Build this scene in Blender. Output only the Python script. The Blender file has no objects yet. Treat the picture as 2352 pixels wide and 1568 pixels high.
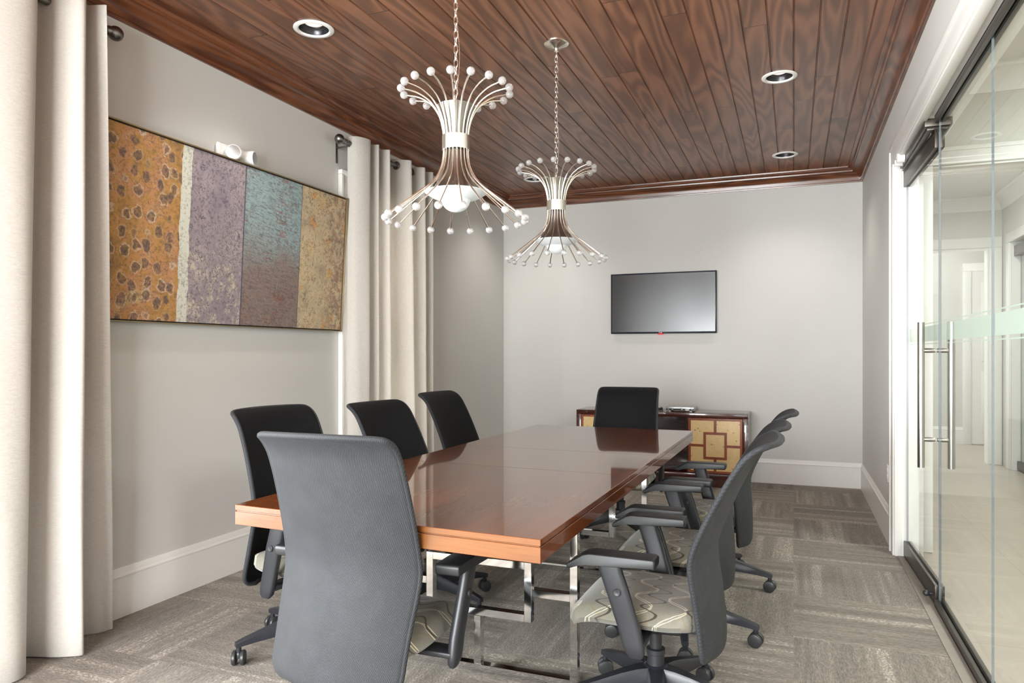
import bpy, bmesh, math, random
from mathutils import Vector, Matrix
random.seed(7)
S = bpy.context.scene
C = S.collection
PI = math.pi

# ------------------------------------------------------------------ helpers
def lin(r, g, b):
    def f(c):
        c /= 255.0
        return c / 12.92 if c <= 0.04045 else ((c + 0.055) / 1.055) ** 2.4
    return (f(r), f(g), f(b), 1.0)

class NG:
    """small wrapper round a material's node tree"""
    def __init__(self, name):
        self.mat = bpy.data.materials.new(name)
        self.mat.use_nodes = True
        self.t = self.mat.node_tree
        self.t.nodes.clear()
        self.out = self.t.nodes.new('ShaderNodeOutputMaterial')
    def n(self, kind):
        return self.t.nodes.new(kind)
    def put(self, sock, v):
        if v is None: return
        if isinstance(v, bpy.types.NodeSocket): self.t.links.new(v, sock)
        else: sock.default_value = v
    def m(self, op, a, b=None, c=None):
        x = self.n('ShaderNodeMath'); x.operation = op
        self.put(x.inputs[0], a); self.put(x.inputs[1], b); self.put(x.inputs[2], c)
        return x.outputs[0]
    def vm(self, op, a, b):
        x = self.n('ShaderNodeVectorMath'); x.operation = op
        self.put(x.inputs[0], a); self.put(x.inputs[1], b)
        return x.outputs[0]
    def mix(self, f, a, b, mode='MIX'):
        x = self.n('ShaderNodeMix'); x.data_type = 'RGBA'; x.blend_type = mode
        self.put(x.inputs[0], f); self.put(x.inputs[6], a); self.put(x.inputs[7], b)
        return x.outputs[2]
    def mixf(self, f, a, b):
        x = self.n('ShaderNodeMix'); x.data_type = 'FLOAT'
        self.put(x.inputs[0], f); self.put(x.inputs[2], a); self.put(x.inputs[3], b)
        return x.outputs[0]
    def coord(self, k='Object'):
        return self.n('ShaderNodeTexCoord').outputs[k]
    def sep(self, v):
        x = self.n('ShaderNodeSeparateXYZ'); self.put(x.inputs[0], v)
        return x.outputs[0], x.outputs[1], x.outputs[2]
    def comb(self, a=0.0, b=0.0, c=0.0):
        x = self.n('ShaderNodeCombineXYZ')
        self.put(x.inputs[0], a); self.put(x.inputs[1], b); self.put(x.inputs[2], c)
        return x.outputs[0]
    def noise(self, v, scale=1.0, detail=2.0, rough=0.5, dist=0.0):
        x = self.n('ShaderNodeTexNoise')
        self.put(x.inputs['Vector'], v); x.inputs['Scale'].default_value = scale
        x.inputs['Detail'].default_value = detail; x.inputs['Roughness'].default_value = rough
        x.inputs['Distortion'].default_value = dist
        return x.outputs[0]
    def vor(self, v, scale=1.0, feature='F1', metric='EUCLIDEAN', rnd=1.0):
        x = self.n('ShaderNodeTexVoronoi'); x.feature = feature; x.distance = metric
        self.put(x.inputs['Vector'], v); x.inputs['Scale'].default_value = scale
        x.inputs['Randomness'].default_value = rnd
        return x
    def wn(self, v):
        x = self.n('ShaderNodeTexWhiteNoise'); self.put(x.inputs['Vector'], v)
        return x.outputs[0]
    def ramp(self, f, stops, interp='LINEAR'):
        x = self.n('ShaderNodeValToRGB'); x.color_ramp.interpolation = interp
        el = x.color_ramp.elements
        while len(el) < len(stops): el.new(0.5)
        for e, (p, c) in zip(el, stops):
            e.position = p; e.color = c if len(c) == 4 else (*c, 1)
        self.put(x.inputs[0], f)
        return x.outputs[0]
    def step(self, f, lo, hi):
        x = self.n('ShaderNodeMapRange'); x.interpolation_type = 'SMOOTHSTEP'
        self.put(x.inputs[0], f); x.inputs[1].default_value = lo; x.inputs[2].default_value = hi
        return x.outputs[0]
    def bump(self, h, strength=0.3, dist=0.002):
        x = self.n('ShaderNodeBump'); x.inputs['Strength'].default_value = strength
        x.inputs['Distance'].default_value = dist; self.put(x.inputs['Height'], h)
        return x.outputs[0]
    def bsdf(self, color=None, rough=0.5, metal=0.0, normal=None, coat=0.0, coat_rough=0.05, spec=None,
             emit=None, emit_s=0.0, sheen=0.0, trans=0.0, ior=None):
        p = self.n('ShaderNodeBsdfPrincipled')
        self.put(p.inputs['Base Color'], color); self.put(p.inputs['Roughness'], rough)
        self.put(p.inputs['Metallic'], metal); self.put(p.inputs['Normal'], normal)
        p.inputs['Coat Weight'].default_value = coat; p.inputs['Coat Roughness'].default_value = coat_rough
        if spec is not None: p.inputs['Specular IOR Level'].default_value = spec
        if ior is not None: p.inputs['IOR'].default_value = ior
        p.inputs['Sheen Weight'].default_value = sheen
        p.inputs['Transmission Weight'].default_value = trans
        if emit is not None:
            self.put(p.inputs['Emission Color'], emit); p.inputs['Emission Strength'].default_value = emit_s
        return p.outputs[0]
    def done(self, sh):
        self.t.links.new(sh, self.out.inputs[0])
        return self.mat

def simple(name, rgb, rough=0.5, metal=0.0, coat=0.0, spec=None, var=0.04, scale=30.0, emit=None, emit_s=0.0, bump=0.0, coat_rough=0.05):
    g = NG(name); v = g.coord()
    n = g.noise(v, scale, 3)
    c = lin(*rgb)
    d = tuple(x * (1 - var * 3) for x in c[:3]) + (1,)
    col = g.mix(n, d, tuple(min(1, x * (1 + var)) for x in c[:3]) + (1,))
    nm = g.bump(g.noise(v, scale * 12, 2), bump, 0.0006) if bump else None
    return g.done(g.bsdf(col, rough, metal, nm, coat, coat_rough, spec, emit, emit_s))

def wood(name, dark, mid, light, axis=1, plank=None, across=0, rough=0.35, coat=0.3, coat_rough=0.1, grain=34.0, fine=0.35, scale=1.0, bump=0.12, length=2.4, tone=0.25, spec=.4):
    """contour-line grain running along axis; plank = board width across the other axis"""
    g = NG(name); v = g.coord(); x, y, z = g.sep(v)
    ax = [x, y, z]
    l = ax[axis]; others = [ax[i] for i in range(3) if i != axis]
    o1, o2 = others
    if plank:
        p = g.m('FLOOR', g.m('DIVIDE', ax[across], plank))
        r = g.wn(g.comb(p, 3.7, 1.1))
        seg = g.m('FLOOR', g.m('ADD', g.m('DIVIDE', l, length), g.m('MULTIPLY', r, 7.0)))
        r2 = g.wn(g.comb(p, seg, 5.3))
        off = g.m('MULTIPLY', r2, 40.0)
    else:
        r2 = 0.5; off = 0.0
    vv = g.comb(g.m('MULTIPLY', o1, 4.2 * scale), g.m('ADD', g.m('MULTIPLY', l, 0.55 * scale), off), g.m('MULTIPLY', o2, 4.2 * scale))
    big = g.noise(vv, 1.0, 2.0, 0.45, 0.25)
    rings = g.m('SINE', g.m('MULTIPLY', big, grain * 3.0))
    rings = g.m('MULTIPLY_ADD', rings, 0.5, 0.5)
    fv = g.comb(g.m('MULTIPLY', o1, 160.0), g.m('ADD', g.m('MULTIPLY', l, 5.0), off), g.m('MULTIPLY', o2, 160.0))
    fn = g.noise(fv, 1.0, 3.0, 0.6)
    val = g.m('ADD', g.m('MULTIPLY', rings, 1 - fine), g.m('MULTIPLY', fn, fine))
    col = g.ramp(val, [(0.1, lin(*dark)), (0.5, lin(*mid)), (0.9, lin(*light))])
    if plank:
        col = g.mix(1.0, col, g.ramp(r2, [(0.0, (1 - tone, 1 - tone, 1 - tone)), (1.0, (1.0 + tone * .3, 1.0, 1.0))]), 'MULTIPLY')
        fr = g.m('FRACT', g.m('ADD', g.m('DIVIDE', l, length), g.m('MULTIPLY', r, 7.0)))
        butt = g.m('LESS_THAN', fr, 0.0022)
        col = g.mix(butt, col, lin(40, 20, 12))
    nm = g.bump(val, bump, 0.0012)
    return g.done(g.bsdf(col, rough, 0.0, nm, coat, coat_rough, spec))

# ------------------------------------------------------------------ mesh builder
class MB:
    def __init__(self): self.b = bmesh.new()
    def _x(self, vs, M):
        if M is not None:
            for v in vs: v.co = M @ v.co
    def box(self, a, b, bev=0.0, seg=2, M=None):
        a = Vector(a); b = Vector(b)
        r = bmesh.ops.create_cube(self.b, size=1.0)
        vs = r['verts']
        for v in vs:
            v.co = Vector(((a[i] + b[i]) / 2 + v.co[i] * abs(b[i] - a[i]) for i in range(3)))
        if bev > 0:
            es = list({e for v in vs for e in v.link_edges})
            q = bmesh.ops.bevel(self.b, geom=es, offset=bev, segments=seg, profile=0.5, affect='EDGES', clamp_overlap=True)
            vs = list({v for f in q['faces'] for v in f.verts} | {v for v in vs if v.is_valid})
        self._x(vs, M)
        return self
    def prism(self, pts, h0, h1, axis=2, bev=0.0, seg=2, M=None):
        """polygon pts (2d) extruded along axis from h0 to h1"""
        def p3(p, h):
            if axis == 2: return Vector((p[0], p[1], h))
            if axis == 1: return Vector((p[0], h, p[1]))
            return Vector((h, p[0], p[1]))
        lo = [self.b.verts.new(p3(p, h0)) for p in pts]
        hi = [self.b.verts.new(p3(p, h1)) for p in pts]
        n = len(pts); fs = []
        for i in range(n):
            fs.append(self.b.faces.new((lo[i], lo[(i + 1) % n], hi[(i + 1) % n], hi[i])))
        fs.append(self.b.faces.new(lo[::-1])); fs.append(self.b.faces.new(hi))
        vs = lo + hi
        if bev > 0:
            es = list({e for f in fs for e in f.edges})
            q = bmesh.ops.bevel(self.b, geom=es, offset=bev, segments=seg, profile=0.5, affect='EDGES', clamp_overlap=True)
            vs = list({v for f in q['faces'] for v in f.verts} | {v for v in vs if v.is_valid})
        self._x(vs, M)
        return self
    def tube(self, path, rad, n=10, cap=True, closed=False):
        path = [Vector(p) for p in path]; k = len(path)
        rads = rad if isinstance(rad, (list, tuple)) else [rad] * k
        rings = []; prev = None
        for i in range(k):
            if closed: t = path[(i + 1) % k] - path[i - 1]
            else: t = path[min(i + 1, k - 1)] - path[max(i - 1, 0)]
            t.normalize()
            if prev is None:
                up = Vector((0, 0, 1)) if abs(t.z) < 0.9 else Vector((1, 0, 0))
                a = t.cross(up).normalized()
            else:
                a = (prev - t * prev.dot(t)).normalized()
            prev = a; bb = t.cross(a)
            rings.append([self.b.verts.new(path[i] + (a * math.cos(2 * PI * j / n) + bb * math.sin(2 * PI * j / n)) * rads[i]) for j in range(n)])
        m = k if closed else k - 1
        for i in range(m):
            A = rings[i]; B = rings[(i + 1) % k]
            for j in range(n):
                self.b.faces.new((A[j], A[(j + 1) % n], B[(j + 1) % n], B[j]))
        if cap and not closed:
            self.b.faces.new(rings[0][::-1]); self.b.faces.new(rings[-1])
        return self
    def lathe(self, prof, n=32, c=(0, 0, 0), M=None, closed=False):
        """profile list of (r, z) turned about z"""
        c = Vector(c); rows = []; allv = []
        for r, z in prof:
            if r < 1e-6:
                v = self.b.verts.new(c + Vector((0, 0, z))); rows.append([v]); allv.append(v)
            else:
                row = [self.b.verts.new(c + Vector((r * math.cos(2 * PI * j / n), r * math.sin(2 * PI * j / n), z))) for j in range(n)]
                rows.append(row); allv += row
        pairs = list(zip(rows, rows[1:]))
        if closed: pairs.append((rows[-1], rows[0]))
        for A, B in pairs:
            for j in range(n):
                k = (j + 1) % n
                if len(A) == 1 and len(B) == 1: continue
                if len(A) == 1: self.b.faces.new((A[0], B[k], B[j]))
                elif len(B) == 1: self.b.faces.new((A[j], A[k], B[0]))
                else: self.b.faces.new((A[j], A[k], B[k], B[j]))
        self._x(allv, M)
        return self
    def sphere(self, c, r, u=20, v=12, sc=(1, 1, 1)):
        q = bmesh.ops.create_uvsphere(self.b, u_segments=u, v_segments=v, radius=r)
        for w in q['verts']:
            w.co = Vector((w.co.x * sc[0], w.co.y * sc[1], w.co.z * sc[2])) + Vector(c)
        return self
    def grid(self, P, closed_u=False):
        R = [[self.b.verts.new(p) for p in row] for row in P]
        for i in range(len(R) - 1):
            for j in range(len(R[0]) - 1):
                self.b.faces.new((R[i][j], R[i][j + 1], R[i + 1][j + 1], R[i + 1][j]))
        return R
    def sheet(self, P, th):
        """a double sided, round edged sheet from a grid of points"""
        P = [[Vector(p) for p in r] for r in P]; nr = len(P); nc = len(P[0])
        N = []
        for i in range(nr):
            row = []
            for j in range(nc):
                du = P[i][min(j + 1, nc - 1)] - P[i][max(j - 1, 0)]
                dv = P[min(i + 1, nr - 1)][j] - P[max(i - 1, 0)][j]
                q = du.cross(dv)
                row.append(q.normalized() if q.length > 1e-9 else Vector((0, 1, 0)))
            N.append(row)
        A = self.grid([[P[i][j] + N[i][j] * th / 2 for j in range(nc)] for i in range(nr)])
        B = self.grid([[P[i][j] - N[i][j] * th / 2 for j in range(nc - 1, -1, -1)] for i in range(nr)])
        loop = [(0, j) for j in range(nc)] + [(i, nc - 1) for i in range(1, nr)] + [(nr - 1, j) for j in range(nc - 2, -1, -1)] + [(i, 0) for i in range(nr - 2, 0, -1)]
        L = len(loop); mid = []
        for k, (i, j) in enumerate(loop):
            i0, j0 = loop[k - 1]; i1, j1 = loop[(k + 1) % L]
            t = (P[i1][j1] - P[i0][j0])
            o = t.cross(N[i][j])
            o = o.normalized() if o.length > 1e-9 else Vector((0, 0, 0))
            mid.append(self.b.verts.new(P[i][j] + o * th * 0.5))
        for k in range(L):
            i, j = loop[k]; i1, j1 = loop[(k + 1) % L]; k1 = (k + 1) % L
            try:
                self.b.faces.new((A[i][j], mid[k], mid[k1], A[i1][j1]))
                self.b.faces.new((B[i][nc - 1 - j], B[i1][nc - 1 - j1], mid[k1], mid[k]))
            except ValueError: pass
        return self
    def done(self, name, mat, parent=None, smooth=True, angle=40, loc=None, mats=None, facemat=None):
        bmesh.ops.recalc_face_normals(self.b, faces=self.b.faces)
        me = bpy.data.meshes.new(name)
        if smooth:
            for f in self.b.faces: f.smooth = True
            for e in self.b.edges:
                if len(e.link_faces) == 2 and e.calc_face_angle(0.0) > math.radians(angle): e.smooth = False
        if facemat:
            for f in self.b.faces: f.material_index = facemat(f)
        self.b.to_mesh(me); self.b.free()
        for mm in (mats or [mat]): me.materials.append(mm)
        o = bpy.data.objects.new(name, me); C.objects.link(o)
        if parent is not None: o.parent = parent
        if loc is not None: o.location = loc
        return o

def tag(o, label, cat, group=None, kind=None):
    o['label'] = label; o['category'] = cat
    if group: o['group'] = group
    if kind: o['kind'] = kind
    return o
def thing(name, label, cat, loc=(0, 0, 0), rz=0.0, group=None, kind=None):
    o = bpy.data.objects.new(name, None); C.objects.link(o)
    o.empty_display_size = 0.1
    o.location = loc; o.rotation_euler = (0, 0, rz)
    return tag(o, label, cat, group, kind)
def struct(o, label, cat):
    return tag(o, label, cat, kind='structure')
def dup(root, label, loc, rz):
    r = root.copy(); C.objects.link(r); r.location = loc; r.rotation_euler = (0, 0, rz); r['label'] = label
    for ch in list(root.children):
        c = ch.copy(); C.objects.link(c); c.parent = r
        for gch in list(ch.children):
            d = gch.copy(); C.objects.link(d); d.parent = c
    return r

# ------------------------------------------------------------------ room numbers (metres; camera stands at x=0, y=0)
XL, XR, YB, YF = -3.0145, 0.5978, 7.398, -2.3
ZC = 2.987           # plank ceiling
ZCR = 2.8605         # underside of the wooden crown moulding
HB = 0.236           # baseboard
XW = 0.735           # hallway face of the right wall
ZH = 3.03            # hallway ceiling

# ------------------------------------------------------------------ materials
def mat_wall(name, rgb):
    g = NG(name); v = g.coord()
    n = g.noise(v, 1.6, 3, 0.6)
    c = lin(*rgb)
    col = g.mix(n, tuple(x * .95 for x in c[:3]) + (1,), tuple(min(1, x * 1.03) for x in c[:3]) + (1,))
    nm = g.bump(g.noise(v, 260, 2), 0.05, 0.0006)
    return g.done(g.bsdf(col, 0.55, 0, nm, spec=0.3))
M_wall = mat_wall('wall_paint', (208, 206, 201))
M_hallwall = mat_wall('hallway_paint', (206, 204, 196))
M_hallceil = mat_wall('hallway_ceiling_paint', (222, 220, 214))
M_trim = simple('white_trim_paint', (232, 230, 225), 0.32, var=0.01, spec=0.4)
M_ceil = wood('stained_plank', (92, 57, 37), (120, 77, 51), (142, 96, 69), axis=1, plank=0.126, across=0, rough=0.42, coat=0.4, coat_rough=0.24, grain=20, fine=.4, tone=0.2)
M_crown = wood('stained_moulding', (74, 38, 20), (98, 54, 30), (118, 70, 42), axis=1, rough=0.32, coat=0.35, coat_rough=0.15, grain=26)
M_crownx = wood('stained_moulding_end', (74, 38, 20), (98, 54, 30), (118, 70, 42), axis=0, rough=0.32, coat=0.35, coat_rough=0.15, grain=26)
M_table = wood('table_veneer', (64, 28, 8), (90, 43, 13), (114, 61, 22), axis=1, rough=0.3, coat=1.0, coat_rough=0.035, grain=7, fine=0.72, scale=.9, bump=0.0, spec=.05)
M_tablefront = wood('table_edge_veneer', (84, 46, 18), (104, 62, 27), (120, 76, 38), axis=0, rough=0.32, coat=0.6, coat_rough=0.08, grain=8, fine=0.75, bump=0.03)
M_side = wood('sideboard_veneer', (44, 14, 9), (68, 24, 15), (88, 36, 22), axis=0, rough=0.25, coat=0.8, coat_rough=0.06, grain=14, fine=0.6, bump=0.02)
M_sideframe = wood('door_frame_veneer', (108, 44, 18), (136, 62, 26), (158, 80, 38), axis=2, rough=0.3, coat=0.6, coat_rough=0.08, grain=10, fine=0.7, bump=0.02)
M_chrome = simple('polished_chrome', (226, 226, 226), 0.06, 1.0, var=0.0)
M_nickel = simple('polished_nickel', (246, 241, 232), 0.24, 1.0, var=0.0)
M_brush = simple('brushed_steel', (160, 156, 150), 0.34, 1.0, var=0.02)
M_pewter = simple('pewter_rod', (120, 118, 116), 0.32, 1.0, var=0.05)
M_bronze = simple('dark_bronze', (74, 68, 62), 0.34, 0.75, var=0.04)
M_black = simple('black_plastic', (40, 41, 44), 0.42, var=0.05, scale=60, bump=0.1)
M_arm = simple('charcoal_arm_plastic', (38, 39, 43), 0.4, var=0.04, scale=60, bump=0.12)
M_pad = simple('soft_black_arm_pad', (25, 26, 28), 0.45, var=0.04, scale=80, bump=0.08)
M_base = simple('charcoal_base_nylon', (36, 38, 44), 0.36, var=0.04, scale=60, bump=0.1)
M_rubber = simple('caster_rubber', (48, 49, 50), 0.38, var=0.05)
M_white = simple('white_plastic', (236, 234, 230), 0.35, var=0.01)
M_silver = simple('silver_plastic', (188, 190, 192), 0.25, 0.7, var=0.02)
M_gold = simple('champagne_frame', (150, 132, 100), 0.35, 0.6, var=0.05)
M_blackpaint = simple('black_float_gap', (12, 12, 12), 0.6, var=0.0)
M_screen = simple('tv_screen', (12, 12, 13), 0.22, var=0.0, spec=0.6)
M_bezel = simple('tv_bezel', (38, 44, 56), 0.22, 0.3, var=0.02)
M_red = simple('red_indicator', (200, 20, 24), 0.3, var=0.0, emit=lin(220, 20, 30), emit_s=0.6)
M_logo = simple('logo_white', (235, 235, 235), 0.4, var=0.0)
M_baffle = simple('dark_baffle', (70, 70, 72), 0.3, 0.8, var=0.05)
M_lamp = simple('frosted_lamp', (235, 226, 222), 0.5, var=0.0, emit=lin(255, 238, 232), emit_s=0.6)
M_threshold = simple('threshold_strip', (150, 143, 132), 0.55, var=0.06, scale=18)

def mat_opal():
    g = NG('opal_glass')
    d = g.n('ShaderNodeBsdfTranslucent'); d.inputs[0].default_value = lin(236, 240, 240)
    p = g.bsdf(lin(236, 240, 240), 0.25, spec=0.5, emit=lin(240, 246, 248), emit_s=0.12)
    x = g.n('ShaderNodeMixShader'); x.inputs[0].default_value = 0.4
    g.t.links.new(p, x.inputs[1]); g.t.links.new(d.outputs[0], x.inputs[2])
    return g.done(x.outputs[0])
M_opal = mat_opal()
def mat_acrylic():
    g = NG('clear_acrylic_ball')
    tr = g.n('ShaderNodeBsdfTransparent'); tr.inputs[0].default_value = (.93, .93, .93, 1)
    p = g.bsdf((1, 1, 1, 1), 0.03, trans=1.0, ior=1.45)
    dif = g.bsdf(lin(240, 240, 240), 0.2)
    x = g.n('ShaderNodeMixShader'); x.inputs[0].default_value = 0.3
    g.t.links.new(p, x.inputs[1]); g.t.links.new(tr.outputs[0], x.inputs[2])
    y = g.n('ShaderNodeMixShader'); y.inputs[0].default_value = 0.24
    g.t.links.new(x.outputs[0], y.inputs[1]); g.t.links.new(dif, y.inputs[2])
    return g.done(y.outputs[0])
M_ball = mat_acrylic()
def mat_pane(name, tint, k=1.0):
    g = NG(name)
    tr = g.n('ShaderNodeBsdfTransparent'); tr.inputs[0].default_value = tint
    gl = g.n('ShaderNodeBsdfGlossy'); gl.inputs['Roughness'].default_value = 0.01
    gl.inputs[0].default_value = (k, k, k, 1)
    fr = g.n('ShaderNodeFresnel'); fr.inputs[0].default_value = 1.45
    geo = g.n('ShaderNodeNewGeometry')
    fac = g.m('MULTIPLY', fr.outputs[0], g.m('SUBTRACT', 1.0, geo.outputs['Backfacing']))
    x = g.n('ShaderNodeMixShader'); g.t.links.new(fac, x.inputs[0])
    g.t.links.new(tr.outputs[0], x.inputs[1]); g.t.links.new(gl.outputs[0], x.inputs[2])
    return g.done(x.outputs[0])
M_glass = mat_pane('clear_partition_glass', (0.955, 0.985, 0.975, 1), .8)
M_wglass = mat_pane('window_glass', (0.97, 0.98, 0.98, 1))
def mat_edge():
    g = NG('polished_glass_edge')
    return g.done(g.bsdf(lin(112, 120, 124), 0.1, spec=0.9, coat=0.6))
M_gedge = mat_edge()
def mat_frost():
    g = NG('frosted_film')
    tr = g.n('ShaderNodeBsdfTransparent'); tr.inputs[0].default_value = lin(226, 232, 228)
    tl = g.n('ShaderNodeBsdfTranslucent'); tl.inputs[0].default_value = lin(226, 233, 227)
    p = g.bsdf(lin(222, 230, 223), 0.6, spec=0.2)
    x = g.n('ShaderNodeMixShader'); x.inputs[0].default_value = 0.5
    g.t.links.new(p, x.inputs[1]); g.t.links.new(tl.outputs[0], x.inputs[2])
    y = g.n('ShaderNodeMixShader'); y.inputs[0].default_value = 0.22
    g.t.links.new(x.outputs[0], y.inputs[1]); g.t.links.new(tr.outputs[0], y.inputs[2])
    return g.done(y.outputs[0])
M_frost = mat_frost()

def mat_curtain():
    g = NG('linen_curtain'); v = g.coord(); x, y, z = g.sep(v)
    w = g.noise(g.comb(g.m('MULTIPLY', x, 900), g.m('MULTIPLY', y, 60), g.m('MULTIPLY', z, 420)), 1, 2, .6)
    w2 = g.noise(g.comb(g.m('MULTIPLY', x, 60), g.m('MULTIPLY', y, 40), g.m('MULTIPLY', z, 300)), 1, 2, .6)
    col = g.ramp(g.m('MULTIPLY_ADD', w2, .5, g.m('MULTIPLY', w, .5)), [(.25, lin(190, 184, 176)), (.75, lin(220, 215, 208))])
    p = g.bsdf(col, 0.85, 0, g.bump(w2, 0.25, 0.0008), spec=0.1, sheen=0.2)
    t = g.n('ShaderNodeBsdfTranslucent'); g.put(t.inputs[0], col)
    m = g.n('ShaderNodeMixShader'); m.inputs[0].default_value = 0.22
    g.t.links.new(p, m.inputs[1]); g.t.links.new(t.outputs[0], m.inputs[2])
    return g.done(m.outputs[0])
M_curtain = mat_curtain()

def mat_carpet():
    g = NG('quarter_turn_carpet_tile'); v = g.coord(); x, y, z = g.sep(v)
    T = 0.61
    xs = g.m('DIVIDE', g.m('ADD', x, 12.2), T); ys = g.m('DIVIDE', g.m('ADD', y, 12.2 - 0.38), T)
    ix = g.m('FLOOR', xs); iy = g.m('FLOOR', ys)
    par = g.m('MODULO', g.m('ADD', ix, iy), 2.0)
    par = g.m('GREATER_THAN', par, 0.5)
    across = g.mixf(par, x, y); along = g.mixf(par, y, x)
    r = g.wn(g.comb(ix, iy, 2.0))
    off = g.m('MULTIPLY', r, 30.0)
    band = g.noise(g.comb(g.m('ADD', g.m('MULTIPLY', across, 13.0), off), g.m('MULTIPLY', along, 0.5), off), 1, 2, .7)
    lines = g.noise(g.comb(g.m('ADD', g.m('MULTIPLY', across, 190.0), off), g.m('MULTIPLY', along, 30.0), off), 1, 2, .6)
    tuft = g.noise(g.comb(g.m('ADD', g.m('MULTIPLY', across, 150.0), off), g.m('MULTIPLY', along, 85.0), off), 1, 1, .5)
    dots = g.m('MULTIPLY', g.step(tuft, .52, .66), g.step(band, .52, .60))
    val = g.m('ADD', g.m('MULTIPLY', band, .42), g.m('ADD', g.m('MULTIPLY', lines, .38), g.m('MULTIPLY', tuft, .2)))
    col = g.ramp(val, [(.30, lin(80, 73, 65)), (.5, lin(130, 121, 110)), (.7, lin(174, 165, 152))])
    col = g.mix(g.m('MULTIPLY', dots, .6), col, lin(204, 196, 182))
    col = g.mix(1.0, col, g.ramp(r, [(0, (.90, .90, .90)), (1, (1.02, 1.02, 1.02))]), 'MULTIPLY')
    h = g.m('ADD', g.m('MULTIPLY', lines, .6), tuft)
    return g.done(g.bsdf(col, 0.95, 0, g.bump(h, 0.55, 0.004), spec=0.08, sheen=0.15))
M_carpet = mat_carpet()

def mat_halltile():
    g = NG('hallway_stone_tile'); v = g.coord(); x, y, z = g.sep(v)
    fx = g.m('FRACT', g.m('DIVIDE', g.m('SUBTRACT', x, 1.22), .61)); fy = g.m('FRACT', g.m('DIVIDE', y, 1.22))
    jx = g.m('LESS_THAN', fx, .006); jy = g.m('LESS_THAN', fy, .003)
    j = g.m('MAXIMUM', jx, jy)
    n = g.noise(v, 3.0, 5, .6); n2 = g.noise(g.comb(g.m('MULTIPLY', x, 30), g.m('MULTIPLY', y, 120), 0.0), 1, 3, .6)
    col = g.mix(n, lin(166, 154, 139), lin(190, 178, 162))
    col = g.mix(g.m('MULTIPLY', n2, .3), col, lin(208, 200, 188))
    col = g.mix(g.m('MULTIPLY', j, .7), col, lin(140, 126, 110))
    return g.done(g.bsdf(col, 0.3, 0, g.bump(g.m('SUBTRACT', 1.0, j), .2, .001), spec=.45))
M_halltile = mat_halltile()

def mat_mesh(name, rgb_lo, rgb_hi, spec=.3, sheen=.1):
    g = NG(name); v = g.coord(); x, y, z = g.sep(v)
    P = 0.0056
    a = g.m('SINE', g.m('MULTIPLY', g.m('ADD', x, g.m('MULTIPLY', z, .55)), 2 * PI / P))
    b = g.m('SINE', g.m('MULTIPLY', g.m('SUBTRACT', z, g.m('MULTIPLY', x, .12)), 2 * PI / P))
    h = g.m('MULTIPLY_ADD', g.m('MULTIPLY', a, b), .5, .5)
    n = g.noise(v, 14, 3)
    col = g.mix(g.m('MULTIPLY_ADD', n, .35, g.m('MULTIPLY', h, .65)), lin(*rgb_lo), lin(*rgb_hi))
    return g.done(g.bsdf(col, 0.6, 0, g.bump(h, 0.5, 0.0014), spec=spec, sheen=sheen))
M_mesh = mat_mesh('charcoal_mesh_fabric', (23, 24, 26), (60, 62, 65), .2, .03)
M_meshshaded = mat_mesh('black_mesh_fabric', (5, 5, 6), (18, 19, 21), .15, .02)  # same mesh, darkened to paint in the shade on backrest fronts

def mat_seat():
    g = NG('swirl_seat_fabric'); v = g.coord(); x, y, z = g.sep(v)
    w = g.m('ADD', x, g.m('MULTIPLY', z, .35)); u = g.m('ADD', y, g.m('MULTIPLY', z, .8))
    def wave(px, amp, lam, ph, width, slope=0.0):
        q = g.m('ADD', u, g.m('MULTIPLY', g.m('SINE', g.m('MULTIPLY_ADD', w, 2 * PI / lam, ph)), amp))
        q = g.m('ADD', q, g.m('MULTIPLY', w, slope))
        f = g.m('FRACT', g.m('ADD', g.m('DIVIDE', q, px), 10.25))
        d = g.m('ABSOLUTE', g.m('SUBTRACT', f, .5))
        return g.m('LESS_THAN', d, width / px)
    dark = wave(0.150, 0.034, 0.090, 0.3, 0.0052)
    tan = wave(0.150, 0.034, 0.090, 1.9, 0.0050, .12)
    d1 = wave(0.115, 0.034, 0.15, 2.6, 0.0030, -.1)
    d2 = wave(0.115, 0.034, 0.15, 3.1, 0.0030, -.1)
    dash = g.m('GREATER_THAN', g.m('SINE', g.m('MULTIPLY', g.m('ADD', w, u), 2 * PI / .0065)), -0.3)
    cream = g.m('MULTIPLY', g.m('MAXIMUM', d1, d2), dash)
    n = g.noise(v, 240, 2)
    col = g.mix(n, lin(98, 96, 86), lin(124, 121, 108))
    col = g.mix(g.m('MULTIPLY', tan, .6), col, lin(112, 98, 78))
    col = g.mix(g.m('MULTIPLY', cream, .85), col, lin(222, 212, 186))
    col = g.mix(g.m('MULTIPLY', dark, .9), col, lin(50, 40, 34))
    return g.done(g.bsdf(col, 0.55, 0, g.bump(n, .2, .0006), spec=.3, sheen=.2))
M_seat = mat_seat()

def mat_burl():
    g = NG('burl_veneer'); v = g.coord()
    n = g.noise(v, 9, 4, .6, .6); sp = g.vor(v, 26, 'F1').outputs[0]; clump = g.noise(v, 11, 2, .5)
    x, y, z = g.sep(v)
    col = g.mix(n, lin(214, 174, 112), lin(240, 212, 154))
    eye = g.m('MULTIPLY', g.m('SUBTRACT', 1.0, g.step(sp, .10, .28)), g.step(clump, .46, .58))
    col = g.mix(g.m('MULTIPLY', eye, .75), col, lin(120, 68, 26))
    fine = g.noise(v, 60, 3, .6)
    col = g.mix(g.m('MULTIPLY', g.step(fine, .55, .75), .3), col, lin(168, 116, 58))
    return g.done(g.bsdf(col, 0.3, coat=.6, coat_rough=.08))
M_burl = mat_burl()

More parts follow.
